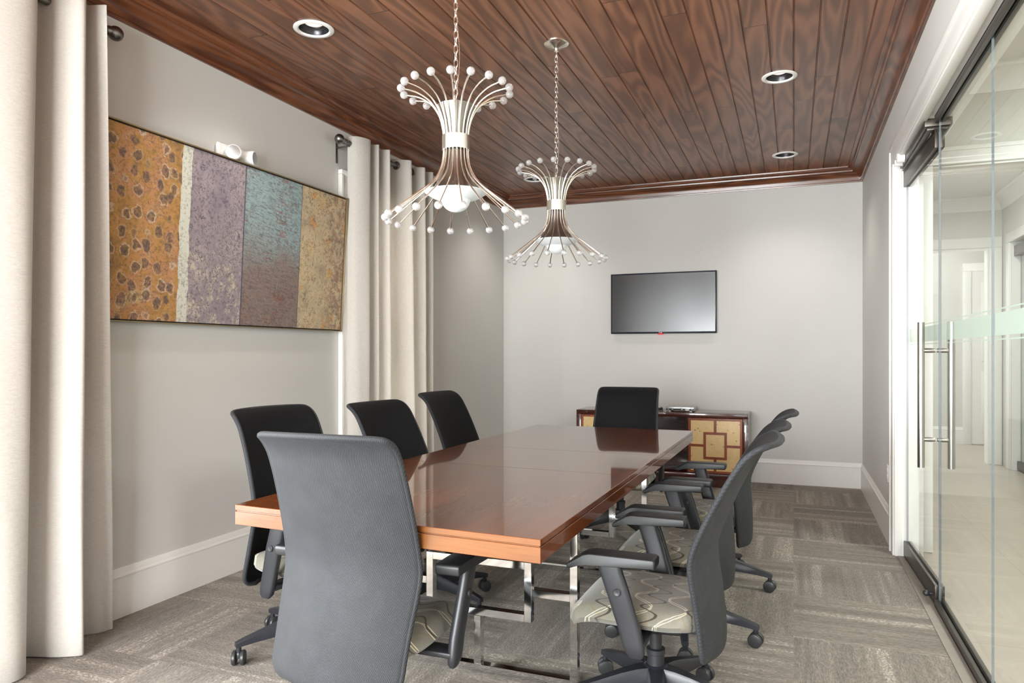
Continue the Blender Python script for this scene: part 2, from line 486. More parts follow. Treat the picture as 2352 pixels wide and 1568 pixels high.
def mat_painting():
    """abstract canvas: ochre with blots | mauve scribble | teal scratches | tan blots.  local y runs along the wall, z up"""
    g = NG('abstract_canvas'); v = g.coord(); x, y, z = g.sep(v)
    edge = g.m('MULTIPLY_ADD', g.noise(g.comb(0.0, 0.0, g.m('MULTIPLY', z, 7)), 1, 3), .05, -.025)
    ye = g.m('ADD', y, edge)
    n1 = g.noise(v, 5, 4, .6); n2 = g.noise(v, 22, 4, .65); n3 = g.noise(v, 70, 3, .7)
    streak_v = g.noise(g.comb(0.0, g.m('MULTIPLY', y, 60), g.m('MULTIPLY', z, 9)), 1, 3, .6)
    streak_h = g.noise(g.comb(0.0, g.m('MULTIPLY', y, 9), g.m('MULTIPLY', z, 90)), 1, 3, .65)
    # ochre
    o = g.ramp(g.m('MULTIPLY_ADD', n2, .4, g.m('MULTIPLY', n1, .6)), [(.34, lin(132, 104, 70)), (.47, lin(180, 136, 78)), (.55, lin(186, 136, 98)), (.62, lin(184, 152, 102)), (.72, lin(196, 182, 160))])
    warp = g.comb(0.0, g.m('MULTIPLY_ADD', g.noise(v, 30, 2), .045, -.022), g.m('MULTIPLY_ADD', g.noise(g.vm('ADD', v, (3.1, 1.7, 2.2)), 30, 2), .045, -.022))
    blot = g.vor(g.vm('MULTIPLY', g.vm('ADD', v, warp), (1.0, 1.12, .95)), 12.5, 'F1', 'EUCLIDEAN', .62)
    dd = g.m('ADD', blot.outputs[0], g.m('MULTIPLY_ADD', n3, .14, -.07))
    cell = g.sep(blot.outputs[1])
    sel = g.m('GREATER_THAN', cell[0], .15)
    inb = g.m('MULTIPLY', g.m('SUBTRACT', 1.0, g.step(dd, .27, .37)), sel)
    rim = g.m('MULTIPLY', g.m('MULTIPLY', g.step(dd, .32, .37), g.m('SUBTRACT', 1.0, g.step(dd, .38, .45))), sel)
    o = g.mix(g.m('MULTIPLY', rim, g.m('MULTIPLY', cell[1], .7)), o, lin(206, 196, 182))
    o = g.mix(g.m('MULTIPLY', inb, g.m('MULTIPLY_ADD', g.step(n3, .35, .6), .45, .4)), o, lin(92, 82, 82))
    o = g.mix(g.m('MULTIPLY', g.step(streak_h, .58, .7), .4), o, lin(104, 84, 58))
    o = g.mix(g.m('MULTIPLY', g.step(streak_v, .62, .72), .35), o, lin(214, 172, 110))
    # mauve
    p = g.ramp(n1, [(.3, lin(134, 122, 130)), (.6, lin(158, 146, 150)), (.8, lin(172, 162, 158))])
    low = g.m('SUBTRACT', 1.0, g.step(z, .2, .62))
    p = g.mix(g.m('MULTIPLY', low, g.step(n2, .45, .65)), p, lin(196, 184, 164))
    curl = g.m('ABSOLUTE', g.m('SUBTRACT', g.noise(v, 13, 3, .6, 1.2), .5))
    ink = g.m('MULTIPLY', g.m('SUBTRACT', 1.0, g.step(curl, .006, .03)), g.step(n2, .42, .6))
    p = g.mix(g.m('MULTIPLY', ink, .75), p, lin(82, 78, 98))
    p = g.mix(g.m('MULTIPLY', g.step(n3, .56, .7), .4), p, lin(96, 86, 104))
    # teal
    b = g.mix(g.step(g.m('ADD', z, g.m('MULTIPLY_ADD', n1, .5, -.25)), .25, .65), lin(142, 124, 114), lin(150, 170, 170))
    b = g.mix(g.m('MULTIPLY', g.step(g.noise(g.comb(0.0, g.m('MULTIPLY', y, 14), g.m('MULTIPLY_ADD', z, 190, g.m('MULTIPLY', y, 40))), 1, 3, .7), .48, .62), .6), b, lin(90, 86, 98))
    b = g.mix(g.m('MULTIPLY', g.step(streak_h, .54, .68), .5), b, lin(96, 92, 104))
    b = g.mix(g.m('MULTIPLY', g.m('MULTIPLY', g.step(n1, .48, .62), g.step(streak_h, .52, .6)), .55), b, lin(156, 92, 72))
    b = g.mix(g.m('MULTIPLY', g.step(streak_v, .62, .75), .4), b, lin(176, 196, 194))
    # tan
    t = g.ramp(n1, [(.3, lin(168, 150, 126)), (.5, lin(202, 184, 150)), (.7, lin(206, 176, 132))])
    t = g.mix(g.m('MULTIPLY', g.step(y, 1.62, 1.9), g.step(n2, .4, .6)), t, lin(158, 130, 112))
    t = g.mix(g.m('MULTIPLY', g.step(g.noise(v, 9, 2), .58, .68), .6), t, lin(212, 152, 78))
    smud = g.m('SUBTRACT', 1.0, g.step(g.vor(v, 7.5, 'F1').outputs[0], .16, .36))
    t = g.mix(g.m('MULTIPLY', g.m('MULTIPLY', smud, g.step(n3, .42, .6)), .55), t, lin(104, 96, 94))
    Y1, Y2, Y3, Y4 = PB
    col = g.mix(g.m('GREATER_THAN', ye, Y1), o, lin(206, 206, 192))
    col = g.mix(g.m('GREATER_THAN', ye, Y2), col, p)
    col = g.mix(g.m('GREATER_THAN', y, Y3 - .008), col, lin(84, 84, 102))
    col = g.mix(g.m('GREATER_THAN', y, Y3), col, b)
    col = g.mix(g.m('GREATER_THAN', y, Y4 - .004), col, lin(90, 76, 74))
    col = g.mix(g.m('GREATER_THAN', y, Y4), col, t)
    scr = g.m('SUBTRACT', 1.0, g.step(g.m('ABSOLUTE', g.m('SUBTRACT', g.noise(v, 22, 4, .7, .9), .5)), .006, .03))
    col = g.mix(g.m('MULTIPLY', g.m('MULTIPLY', scr, g.step(n1, .4, .6)), .55), col, lin(74, 68, 70))
    dirt = g.m('MULTIPLY', g.step(n3, .52, .64), .45)
    col = g.mix(dirt, col, lin(84, 74, 70))
    return g.done(g.bsdf(col, 0.6, 0, g.bump(n3, .3, .001), spec=.25))
PY0 = 2.30
PB = (2.80 - PY0, 2.865 - PY0, 3.262 - PY0, 3.765 - PY0)
M_paint = mat_painting()

def mat_brick():
    g = NG('pale_brick'); v = g.coord(); x, y, z = g.sep(v)
    b = g.n('ShaderNodeTexBrick'); g.put(b.inputs['Vector'], g.comb(y, z, 0.0))
    b.inputs['Color1'].default_value = lin(214, 190, 178); b.inputs['Color2'].default_value = lin(196, 168, 156)
    b.inputs['Mortar'].default_value = lin(224, 216, 208); b.inputs['Scale'].default_value = 4.0
    return g.done(g.bsdf(b.outputs[0], .9))
M_brick = mat_brick()
M_leaf = simple('hedge_leaf', (96, 128, 60), .6, var=.15, scale=6)
M_soil = simple('outdoor_paving', (168, 164, 156), .8, var=.06, scale=4)

# ------------------------------------------------------------------ room shell
m = MB(); m.box((XL - .2, YF - .2, -.12), (0.604, YB + .2, 0))
struct(m.done('floor', M_carpet, smooth=False), 'taupe carpet tile floor laid quarter turn under the conference table', 'floor')
m = MB(); m.box((0.604, YF - .2, -.12), (0.655, 5.04, 0.004))
struct(m.done('trim_1', M_threshold, smooth=False), 'grey beige threshold strip between carpet and glass door', 'threshold')

# left wall with two window openings
W1 = (-.95, 1.36); W2 = (4.43, 5.33); WZ = (0.34, 2.44)
m = MB(); x0, x1 = XL - .2, XL
for a, b in ((YF - .2, W1[0]), (W1[1], W2[0]), (W2[1], YB + .2)): m.box((x0, a, 0), (x1, b, ZC + .1))
for w in (W1, W2):
    m.box((x0, w[0], 0), (x1, w[1], WZ[0])); m.box((x0, w[0], WZ[1]), (x1, w[1], ZC + .1))
struct(m.done('wall_left', M_wall, smooth=False), 'pale greige wall with the painting and curtained windows', 'wall')
m = MB(); m.box((XL - .2, YB, 0), (XW, YB + .2, ZC + .1))
struct(m.done('wall_back', M_wall, smooth=False), 'pale greige end wall carrying the television', 'wall')
m = MB()
m.box((XR, 5.04, 0), (XW, YB, ZH + .05)); m.box((XR, YF - .2, 2.46), (XW, 5.04, ZH + .05)); m.box((XR, YF - .2, 0), (XW, -.9, 2.46))
struct(m.done('wall_right', M_wall, smooth=False), 'greige wall around the glass partition opening', 'wall')
# wall behind the camera with an unseen wide window added for front light
m = MB(); FW = (-2.55, 0.1)
m.box((XL - .2, YF - .2, 0), (FW[0], YF, ZC + .1)); m.box((FW[1], YF - .2, 0), (XR, YF, ZC + .1))
m.box((FW[0], YF - .2, 0), (FW[1], YF, .3)); m.box((FW[0], YF - .2, 2.5), (FW[1], YF, ZC + .1))
struct(m.done('wall_front', M_wall, smooth=False), 'greige wall behind the viewpoint with a wide window', 'wall')

# plank ceiling: V-grooved boards running the length of the room
def ceiling():
    m = MB(); pw = .126; y0, y1 = YF - .2, YB + .2
    i0 = math.floor((XL - .2) / pw); i1 = math.ceil((XR + .02) / pw)
    prof = []
    for i in range(i0, i1):
        a = i * pw
        prof += [(a + .000, ZC + .007), (a + .0028, ZC + .007), (a + .006, ZC), (a + pw - .0045, ZC), (a + pw - .0005, ZC + .007)]
    prof = [(max(XL - .2, min(XR + .01, p[0])), p[1]) for p in prof]
    pts = [prof[0]]
    for p in prof[1:]:
        if abs(p[0] - pts[-1][0]) + abs(p[1] - pts[-1][1]) > 1e-5: pts.append(p)
    pts += [(XR + .01, ZC + .1), (XL - .2, ZC + .1)]
    m.prism(pts, y0, y1, axis=1)
    return m.done('ceiling', M_ceil, smooth=False)
DL = [(-2.369, 3.145), (-.083, 4.754), (-.07, 6.645), (-2.387, 6.671)]
ceil = ceiling()
cm = MB()
for (x, y) in DL: cm.lathe([(0, -.05), (.082, -.05), (.082, .085), (0, .085)], 40, (x, y, ZC))
cut = cm.done('cut', M_ceil, smooth=False)
bo = ceil.modifiers.new('holes', 'BOOLEAN'); bo.operation = 'DIFFERENCE'; bo.object = cut; bo.solver = 'EXACT'
dg = bpy.context.evaluated_depsgraph_get()
newme = bpy.data.meshes.new_from_object(ceil.evaluated_get(dg))
ceil.modifiers.clear(); ceil.data = newme
bpy.data.objects.remove(cut)
struct(ceil, 'dark stained wood plank ceiling', 'ceiling')

# crown moulding with mitred corners
CP = [(0, ZCR), (.014, ZCR), (.016, ZCR + .012), (.024, ZCR + .014), (.026, ZCR + .026)]
for k in range(1, 8):
    a = k / 7 * PI / 2
    CP.append((.026 + .062 * (1 - math.cos(a)), ZCR + .026 + .058 * math.sin(a)))
CP += [(.094, ZCR + .084), (.096, ZCR + .096), (.104, ZCR + .098), (.110, ZCR + .107), (.112, ZCR + .114), (.134, ZCR + .116), (.136, ZC + .001), (0, ZC + .001)]
def crown(name, side, mat, label):
    m = MB(); A = []; B = []
    for p, z in CP:
        if side == 'L': A.append((XL + p, YF + p, z)); B.append((XL + p, YB - p, z))
        if side == 'R': A.append((XR - p, YF + p, z)); B.append((XR - p, YB - p, z))
        if side == 'B': A.append((XL + p, YB - p, z)); B.append((XR - p, YB - p, z))
        if side == 'F': A.append((XL + p, YF + p, z)); B.append((XR - p, YF + p, z))
    va = [m.b.verts.new(p) for p in A]; vb = [m.b.verts.new(p) for p in B]; n = len(va)
    for i in range(n): m.b.faces.new((va[i], va[(i + 1) % n], vb[(i + 1) % n], vb[i]))
    m.b.faces.new(va); m.b.faces.new(vb[::-1])
    struct(m.done(name, mat, angle=30), label, 'moulding')
crown('trim_2', 'L', M_crown, 'brown crown moulding over the painting wall')
crown('trim_3', 'R', M_crown, 'brown crown moulding over the glass door wall')
crown('trim_4', 'B', M_crownx, 'brown crown moulding over the television wall')
crown('trim_5', 'F', M_crownx, 'brown crown moulding behind the viewpoint')

def board(m, a, b, axis, face, dirn, h=HB):
    """baseboard: a..b along axis, standing on plane `face`, thick towards dirn"""
    prof = [(0, 0), (.016, 0), (.016, h - .045), (.019, h - .042), (.019, h - .036), (.012, h - .028), (.008, h - .006), (.005, h), (0, h)]
    pts = [(face + dirn * p, z) for p, z in prof]
    if axis == 1: m.prism(pts, a, b, axis=1)
    else: m.prism(pts, a, b, axis=0)
m = MB(); board(m, YF, 4.27, 1, XL, 1); board(m, 5.50, YB, 1, XL, 1)
struct(m.done('baseboard_left', M_trim, angle=30), 'tall white baseboard under the painting', 'baseboard')
m = MB(); board(m, XL, XR, 0, YB, -1)
struct(m.done('baseboard_back', M_trim, angle=30), 'tall white baseboard behind the sideboard', 'baseboard')
m = MB(); board(m, 5.165, YB, 1, XR, -1)
struct(m.done('baseboard_right', M_trim, angle=30), 'tall white baseboard below the wall outlet', 'baseboard')

# window casings and sashes in the left wall
def window(n, w, label):
    t = thing('window_%d' % n, label, 'window', (XL, (w[0] + w[1]) / 2, 0), kind='structure')
    L = (w[1] - w[0]) / 2
    m = MB(); cw = .15; z0, z1 = WZ
    def prof(a, b, za, zb): m.box((0, a, za), (.026, b, zb), .003)
    prof(-L - cw, -L, z0 - .12, z1 + .1); prof(L, L + cw, z0 - .12, z1 + .1)
    prof(-L, L, z1, z1 + .1); prof(-L, L, z0 - .12, z0)
    m.box((0, -L - cw - .002, z0 - .12), (.034, -L - cw + .03, z1 + .099), .004)
    m.box((0, L + cw - .03, z0 - .12), (.034, L + cw + .002, z1 + .099), .004)
    m.box((0, -L - cw - .002, z1 + .1), (.034, L + cw + .002, z1 + .132), .004)
    m.done('casing', M_trim, t)
    m = MB()
    m.box((-.2, -L, z0), (0, -L + .012, z1)); m.box((-.2, L - .012, z0), (0, L, z1)); m.box((-.2, -L, z1 - .012), (0, L, z1)); m.box((-.2, -L, z0), (0, L, z0 + .012))
    m.done('jamb', M_trim, t, smooth=False)
    m = MB(); zc = (z0 + z1) / 2
    for a, b, c, d in ((-L + .012, -L + .05, z0 + .012, z1 - .012), (L - .05, L - .012, z0 + .012, z1 - .012), (-L + .012, L - .012, z1 - .055, z1 - .012), (-L + .012, L - .012, z0 + .012, z0 + .07), (-L + .012, L - .012, zc - .03, zc + .03)):
        m.box((-.15, a, c), (-.11, b, d), .003)
    m.done('sash', M_bronze, t)
    m = MB(); m.box((-.133, -L + .03, z0 + .03), (-.127, L - .03, z1 - .03))
    m.done('pane', M_wglass, t, smooth=False)
    return t
window(1, W1, 'white cased window beside the near curtain')
window(2, W2, 'white cased window behind the far curtain')
t = thing('window_3', 'wide window behind the viewpoint', 'window', ((FW[0] + FW[1]) / 2, YF, 0), kind='structure')  # unseen window, added to let in light from behind the camera
L = (FW[1] - FW[0]) / 2; m = MB()
for a, b, c, d in ((-L, -L + .06, .3, 2.5), (L - .06, L, .3, 2.5), (-L, L, 2.44, 2.5), (-L, L, .3, .36), (-.03, .03, .3, 2.5)): m.box((a, -.15, c), (b, -.1, d), .003)
m.done('frame', M_trim, t)
m = MB(); m.box((-L + .02, -.128, .33), (L - .02, -.122, 2.47)); m.done('pane', M_wglass, t, smooth=False)

# outdoors seen past the far curtain
m = MB(); m.box((-9.2, -4, -.2), (-9, 14, 6)); struct(m.done('wall_exterior', M_brick, smooth=False), 'pale brick building outside the window', 'building wall')
m = MB(); m.box((-9, -4, -.3), (XL - .2, 14, -.15)); struct(m.done('ground_exterior', M_soil, smooth=False), 'pale paving outside the windows', 'ground')
m = MB(); rr = random.Random(4)
for i in range(420):
    c = Vector((-4.6 + rr.uniform(-.35, .35), rr.uniform(3.2, 9.8), rr.uniform(-.1, 1.15))); d = rr.uniform(.05, .1)
    u = Vector((rr.uniform(-1, 1), rr.uniform(-1, 1), rr.uniform(-1, 1))).normalized(); w = u.orthogonal().normalized()
    q = [m.b.verts.new(c + u * d), m.b.verts.new(c + w * d * .5), m.b.verts.new(c - u * d), m.b.verts.new(c - w * d * .5)]
    m.b.faces.new(q)
tag(m.done('hedge', M_leaf, smooth=False), 'leafy green hedge outside the far window', 'hedge', kind='stuff')

# ------------------------------------------------------------------ partition opening, casing, glass
m = MB()
m.box((XR - .022, 5.04, 0), (XR, 5.16, 2.449), .003); m.box((XR - .03, 5.135, 0), (XR - .0005, 5.1625, 2.545), .004)
m.box((XR - .0222, -.9, 2.45), (XR, 5.159, 2.57), .003); m.box((XR - .0305, -.9, 2.546), (XR - .0005, 5.163, 2.572), .004)
m.box((XR - .012, 5.028, 0), (XR + .03, 5.05, 2.46), .003); m.box((XR - .012, -.9, 2.44), (XR + .03, 5.05, 2.462), .003)
struct(m.done('trim_6', M_trim), 'white casing around the glass partition opening', 'casing')
m = MB(); m.box((XR, 5.03, 0), (XW + .01, 5.045, 2.46)); m.box((XR, -.9, 2.45), (XW + .01, 5.04, 2.465))
struct(m.done('trim_7', M_trim, smooth=False), 'white jamb lining of the glass partition opening', 'jamb')

XG = 0.6783
def edgemat(axis):
    # big faces get clear glass, narrow edge faces the polished edge
    def f(face):
        n = face.normal
        return 0 if abs(n[axis]) > .9 else 1
    return f
def pane(name, parent, y0, y1, z0, z1, xc=0.0, th=.012):
    m = MB(); m.box((xc - th / 2, y0, z0), (xc + th / 2, y1, z1))
    m.b.normal_update(); m.b.faces.ensure_lookup_table()
    return m.done(name, None, parent, smooth=False, mats=[M_glass, M_gedge], facemat=edgemat(0))
def frost(parent, y0, y1, xc=0.0):
    m = MB()
    for a, b in ((1.331, 1.413), (1.424, 1.429), (1.315, 1.320)): m.box((xc + .0062, y0, a), (xc + .007, y1, b))
    o = m.done('frosted_band', M_frost, parent, smooth=False)
    return o
def fixed_panel(name, y0, y1, label):
    t = thing(name, label, 'glass panel', (XG, 0, 0), group='fixed glass panels of the partition')
    p = pane('glass_pane', t, y0 + .0015, y1 - .0015, .012, 2.443, th=.008)
    f = frost(p, y0 + .002, y1 - .002)
    return t
fixed_panel('glass_panel', 3.078, 4.094, 'fixed frameless glass panel next to the pull-handle door')
fixed_panel('glass_panel', 2.05, 3.078, 'fixed frameless glass panel at the right-hand picture edge')
for nm, z0, z1, lab in (('bottom_channel', .004, .04, 'low dark bronze channel holding the fixed glass at the floor'), ('top_channel', 2.415, 2.45, 'dark bronze channel holding the fixed glass overhead')):
    m = MB()
    m.box((XG - .024, 1.0, z0), (XG - .007, 4.094, z1), .002); m.box((XG + .007, 1.0, z0), (XG + .024, 4.094, z1), .002)
    if nm == 'bottom_channel': m.box((XG - .024, 1.0, z0), (XG + .024, 4.094, z0 + .006))
    else: m.box((XG - .024, 1.0, z1 - .006), (XG + .024, 4.094, z1))
    tag(m.done(nm, M_bronze), lab, 'glazing channel')

# pivot door, a touch ajar.  origin at the hinge, door reaches towards -y
dr = thing('door_1', 'frameless glass pivot door with long steel pull handle', 'door', (0.656, 5.022, 0), math.radians(1.45), kind='structure')
DLN = -.922
p = pane('glass_pane', dr, DLN, -.004, .012, 2.37); frost(p, DLN, -.004)
m = MB(); m.box((-.022, DLN + .003, .012), (-.0065, -.004, .103), .002); m.box((.0065, DLN + .003, .012), (.022, -.004, .103), .002); m.box((-.022, DLN + .003, .012), (.022, -.004, .02))
r = m.done('bottom_rail', M_bronze, dr)
m = MB(); m.tube([(-.05, DLN + .05, .05), (-.021, DLN + .05, .05)], .008, 12); m.sphere((-.052, DLN + .05, .05), .016, 16, 10)
m.done('lock_knob', M_black, r)
m = MB(); m.box((-.022, DLN + .003, 2.293), (-.0065, -.004, 2.39), .002); m.box((.0065, DLN + .003, 2.293), (.022, -.004, 2.39), .002); m.box((-.022, DLN + .003, 2.37), (.022, -.004, 2.392))
m.done('top_rail', M_bronze, dr)
for s in (-1, 1):
    m = MB(); hx = s * .068; hy = DLN + .09
    m.tube([(hx, hy, .68), (hx, hy, 1.425)], .0165, 20)
    h = m.done('pull_handle', M_brush, dr)
    for z in (.825, 1.28):
        m = MB(); m.tube([(s * .006, hy, z), (s * .02, hy, z), (s * .045, hy, z), (hx, hy, z)], [.011, .0125, .0125, .0085], 14)
        m.done('standoff', M_brush, h)
dc = thing('door_closer', 'dark bronze closer box with white sensor above the glass door', 'door closer', (XG, 4.6, 2.43))
m = MB(); m.box((-.062, -.47, -.02), (.062, .42, .028), .003); m.done('housing', M_bronze, dc)
m = MB(); m.box((-.05, -.46, -.036), (.05, .42, -.021), .002); m.done('track', M_bronze, dc)
m = MB(); m.tube([(-.02, -.4, -.04), (-.02, -.12, -.052)], .006, 10); m.done('arm', M_brush, dc)
m = MB(); m.tube([(-.105, .22, .0), (-.064, .22, .0)], .028, 20); m.done('sensor_cap', M_white, dc)
m = MB(); m.tube([(-.107, .30, -.01), (-.064, .30, -.01)], .02, 16); m.done('sensor_cap', M_white, dc)

# ------------------------------------------------------------------ hallway beyond the glass
m = MB(); m.box((.655, YF - .2, -.12), (5.2, 12.2, -.001)); struct(m.done('floor_hallway', M_halltile, smooth=False), 'beige stone tile hallway floor', 'floor')
m = MB(); m.box((XW, YF - .2, ZH), (5.2, 12.2, ZH + .1)); struct(m.done('ceiling_hallway', M_hallceil, smooth=False), 'white hallway ceiling beyond the glass', 'ceiling')
HY0, HY1 = 5.211, 5.47
m = MB(); m.box((XW, HY0, 2.453), (3.4, HY1, ZH)); m.box((2.6, HY0, 0), (3.4, HY1, 2.453)); m.box((XW, HY0, 0), (.80, HY1, 2.453))
struct(m.done('wall_hallway_header', M_hallwall, smooth=False), 'hallway cross wall with a wide cased opening', 'wall')
m = MB()
m.box((XW, HY0 - .022, 2.453), (2.72, HY0, 2.561), .003); m.box((XW, HY0 - .03, 2.535), (2.721, HY0 - .0005, 2.562), .004)
m.box((XW, HY0 - .0215, 0), (.8215, HY0, 2.452), .003); m.box((.80, HY0 + .001, 0), (.822, HY1, 2.439)); m.box((.80, HY0 + .001, 2.44), (2.6, HY1, 2.4525))
m.box((2.6, HY0 - .022, 0), (2.72, HY0, 2.453), .003)
struct(m.done('trim_8', M_trim), 'white casing of the near hallway opening', 'casing')
def wcrown(m, a, b, axis, face, dirn, zt, d=.12, h=.15):
    pr = [(0, zt - h), (.012, zt - h), (.018, zt - h + .02)]
    for k in range(6):
        q = k / 5 * PI / 2
        pr.append((.022 + (d - .034) * (1 - math.cos(q)), zt - h + .028 + (h - .055) * math.sin(q)))
    pr += [(d - .004, zt - .018), (d, zt - .014), (d, zt), (0, zt)]
    m.prism([(face + dirn * p, z) for p, z in pr], a, b, axis=axis)
m = MB(); wcrown(m, XW, 3.4, 0, HY0, -1, ZH); struct(m.done('trim_9', M_trim, angle=30), 'white crown moulding on the near hallway header', 'moulding')
FY = 9.55; FX = 2.193
m = MB(); m.box((.6, FY, 2.459), (3.4, FY + .15, ZH)); m.box((2.067, FY, 0), (3.4, FY + .15, 2.459)); m.box((.6, FY, 0), (1.0, FY + .15, 2.459))
struct(m.done('wall_hallway_end', M_hallwall, smooth=False), 'far hallway wall with a cased opening', 'wall')
m = MB(); m.box((.88, FY - .0222, 2.459), (2.188, FY, 2.577), .003); m.box((2.067, FY - .022, 0), (2.187, FY, 2.458), .003); m.box((.88, FY - .022, 0), (1.0, FY, 2.458), .003)
m.box((2.052, FY + .001, 0), (2.069, FY + .15, 2.444)); m.box((1.0, FY + .001, 2.445), (2.067, FY + .15, 2.4585))
struct(m.done('trim_10', M_trim), 'white casing of the far hallway opening', 'casing')
m = MB(); wcrown(m, XW, FX, 0, FY, -1, ZH); struct(m.done('trim_11', M_trim, angle=30), 'white crown moulding at the far hallway end', 'moulding')
m = MB(); m.box((FX, HY1, 2.464), (FX + .14, FY, ZH)); m.box((FX, 9.19, 0), (FX + .14, FY, 2.464)); m.box((FX, HY1, 0), (FX + .14, 7.4, 2.464))
struct(m.done('wall_hallway_right', M_hallwall, smooth=False), 'right hallway wall with another glass doorway', 'wall')
m = MB(); m.box((FX - .022, 9.19, 0), (FX, 9.31, 2.463), .003); m.box((FX - .0222, 7.3, 2.464), (FX, 9.311, 2.57), .003); m.box((FX + .001, 9.176, 0), (FX + .14, 9.192, 2.463))
struct(m.done('trim_12', M_trim), 'white casing of the second glass doorway', 'casing')
m = MB(); wcrown(m, HY1, FY, 1, FX, -1, ZH); struct(m.done('trim_13', M_trim, angle=30), 'white crown moulding along the right hallway wall', 'moulding')
d2 = thing('door_2', 'second frameless glass door across the hallway', 'door', (FX + .07, 8.4, 0), kind='structure')
m = MB(); m.box((-.006, -.9, .012), (.006, .7, 2.39)); m.b.normal_update(); m.done('glass_pane', None, d2, smooth=False, mats=[M_glass, M_gedge], facemat=edgemat(0))
m = MB(); m.box((-.022, -.1, .01), (.022, .77, .1), .002); m.done('bottom_rail', M_bronze, d2)
m = MB(); m.box((-.05, -.1, 2.31), (.05, .77, 2.42), .002); m.done('top_rail', M_bronze, d2)
m = MB(); m.box((.735, 7.598, 0), (.7349 + .03, FY, ZH)); struct(m.done('wall_hallway_left', M_hallwall, smooth=False), 'left hallway wall beyond the meeting room', 'wall')
EY = 11.51
m = MB(); m.box((.4, EY, 0), (3.4, EY + .15, ZH)); struct(m.done('wall_passage', M_hallwall, smooth=False), 'end wall of the passage past the far opening', 'wall')
m = MB(); board(m, .6, 2.19, 0, EY, -1); struct(m.done('baseboard_passage', M_trim, angle=30), 'white baseboard at the passage end', 'baseboard')
d3 = thing('door_3', 'closed white panel door at the end of the passage', 'door', (2.7, EY, 0), kind='structure')
m = MB(); m.box((-.52, -.022, 0), (-.42, 0, 2.389), .003); m.box((.42, -.022, 0), (.52, 0, 2.389), .003); m.box((-.521, -.0222, 2.39), (.521, 0, 2.5), .003); m.done('casing', M_trim, d3)
m = MB(); m.box((-.42, -.012, .01), (.42, 0, 2.39)); 
for a, b in ((.15, 1.0), (1.15, 2.24)):
    m.box((-.3, -.018, a), (.3, -.012, b), .004)
m.done('leaf', M_trim, d3)
m = MB(); m.box((3.4, YF - .2, 0), (3.55, 12.2, ZH)); m.box((XW, 12.0, 0), (5.2, 12.2, ZH))
struct(m.done('wall_hallway_outer', M_hallwall, smooth=False), 'outer hallway wall far right of the glass', 'wall')
m = MB(); m.box((XW, YF - .35, 0), (3.5, YF - .2, ZH)); struct(m.done('wall_hallway_front', M_hallwall, smooth=False), 'hallway wall behind the viewpoint', 'wall')

# ------------------------------------------------------------------ recessed downlights
def downlight(x, y, z, label, watts=0):
    t = thing('recessed_downlight', label, 'downlight', (x, y, z), group='recessed downlights')
    m = MB(); m.lathe([(.078, -.0035), (.084, -.009), (.100, -.0085), (.106, -.004), (.106, -.0005), (.078, -.0005)], 48, closed=True); m.done('trim_ring', M_white, t)
    m = MB(); m.lathe([(.079, -.003), (.077, .012), (.074, .016), (.073, .032), (.069, .036), (.064, .062), (.066, .064), (.0805, .0)], 48, closed=True); m.done('baffle', M_baffle, t)
    m = MB(); m.lathe([(0, .020), (.03, .022), (.048, .030), (.056, .044), (.060, .066), (.060, .075), (0, .075)], 32); m.done('lamp', M_lamp, t)
    if watts:
        l = bpy.data.lights.new('downlight_beam', 'SPOT'); l.energy = watts; l.spot_size = math.radians(125); l.spot_blend = .9; l.shadow_soft_size = .06; l.color = (1, .95, .9)
        lo = bpy.data.objects.new('downlight_beam', l); C.objects.link(lo); lo.location = (x, y, z - .02)
    return t
DW = 26
downlight(DL[0][0], DL[0][1], ZC, 'recessed downlight in the plank ceiling above the painting', DW)
downlight(DL[1][0], DL[1][1], ZC, 'nearer of two recessed downlights on the glass door side of the ceiling', DW)
downlight(DL[2][0], DL[2][1], ZC, 'recessed downlight in the ceiling above the television wall corner', DW)
downlight(DL[3][0], DL[3][1], ZC, 'recessed downlight half hidden behind the far chandelier', DW)

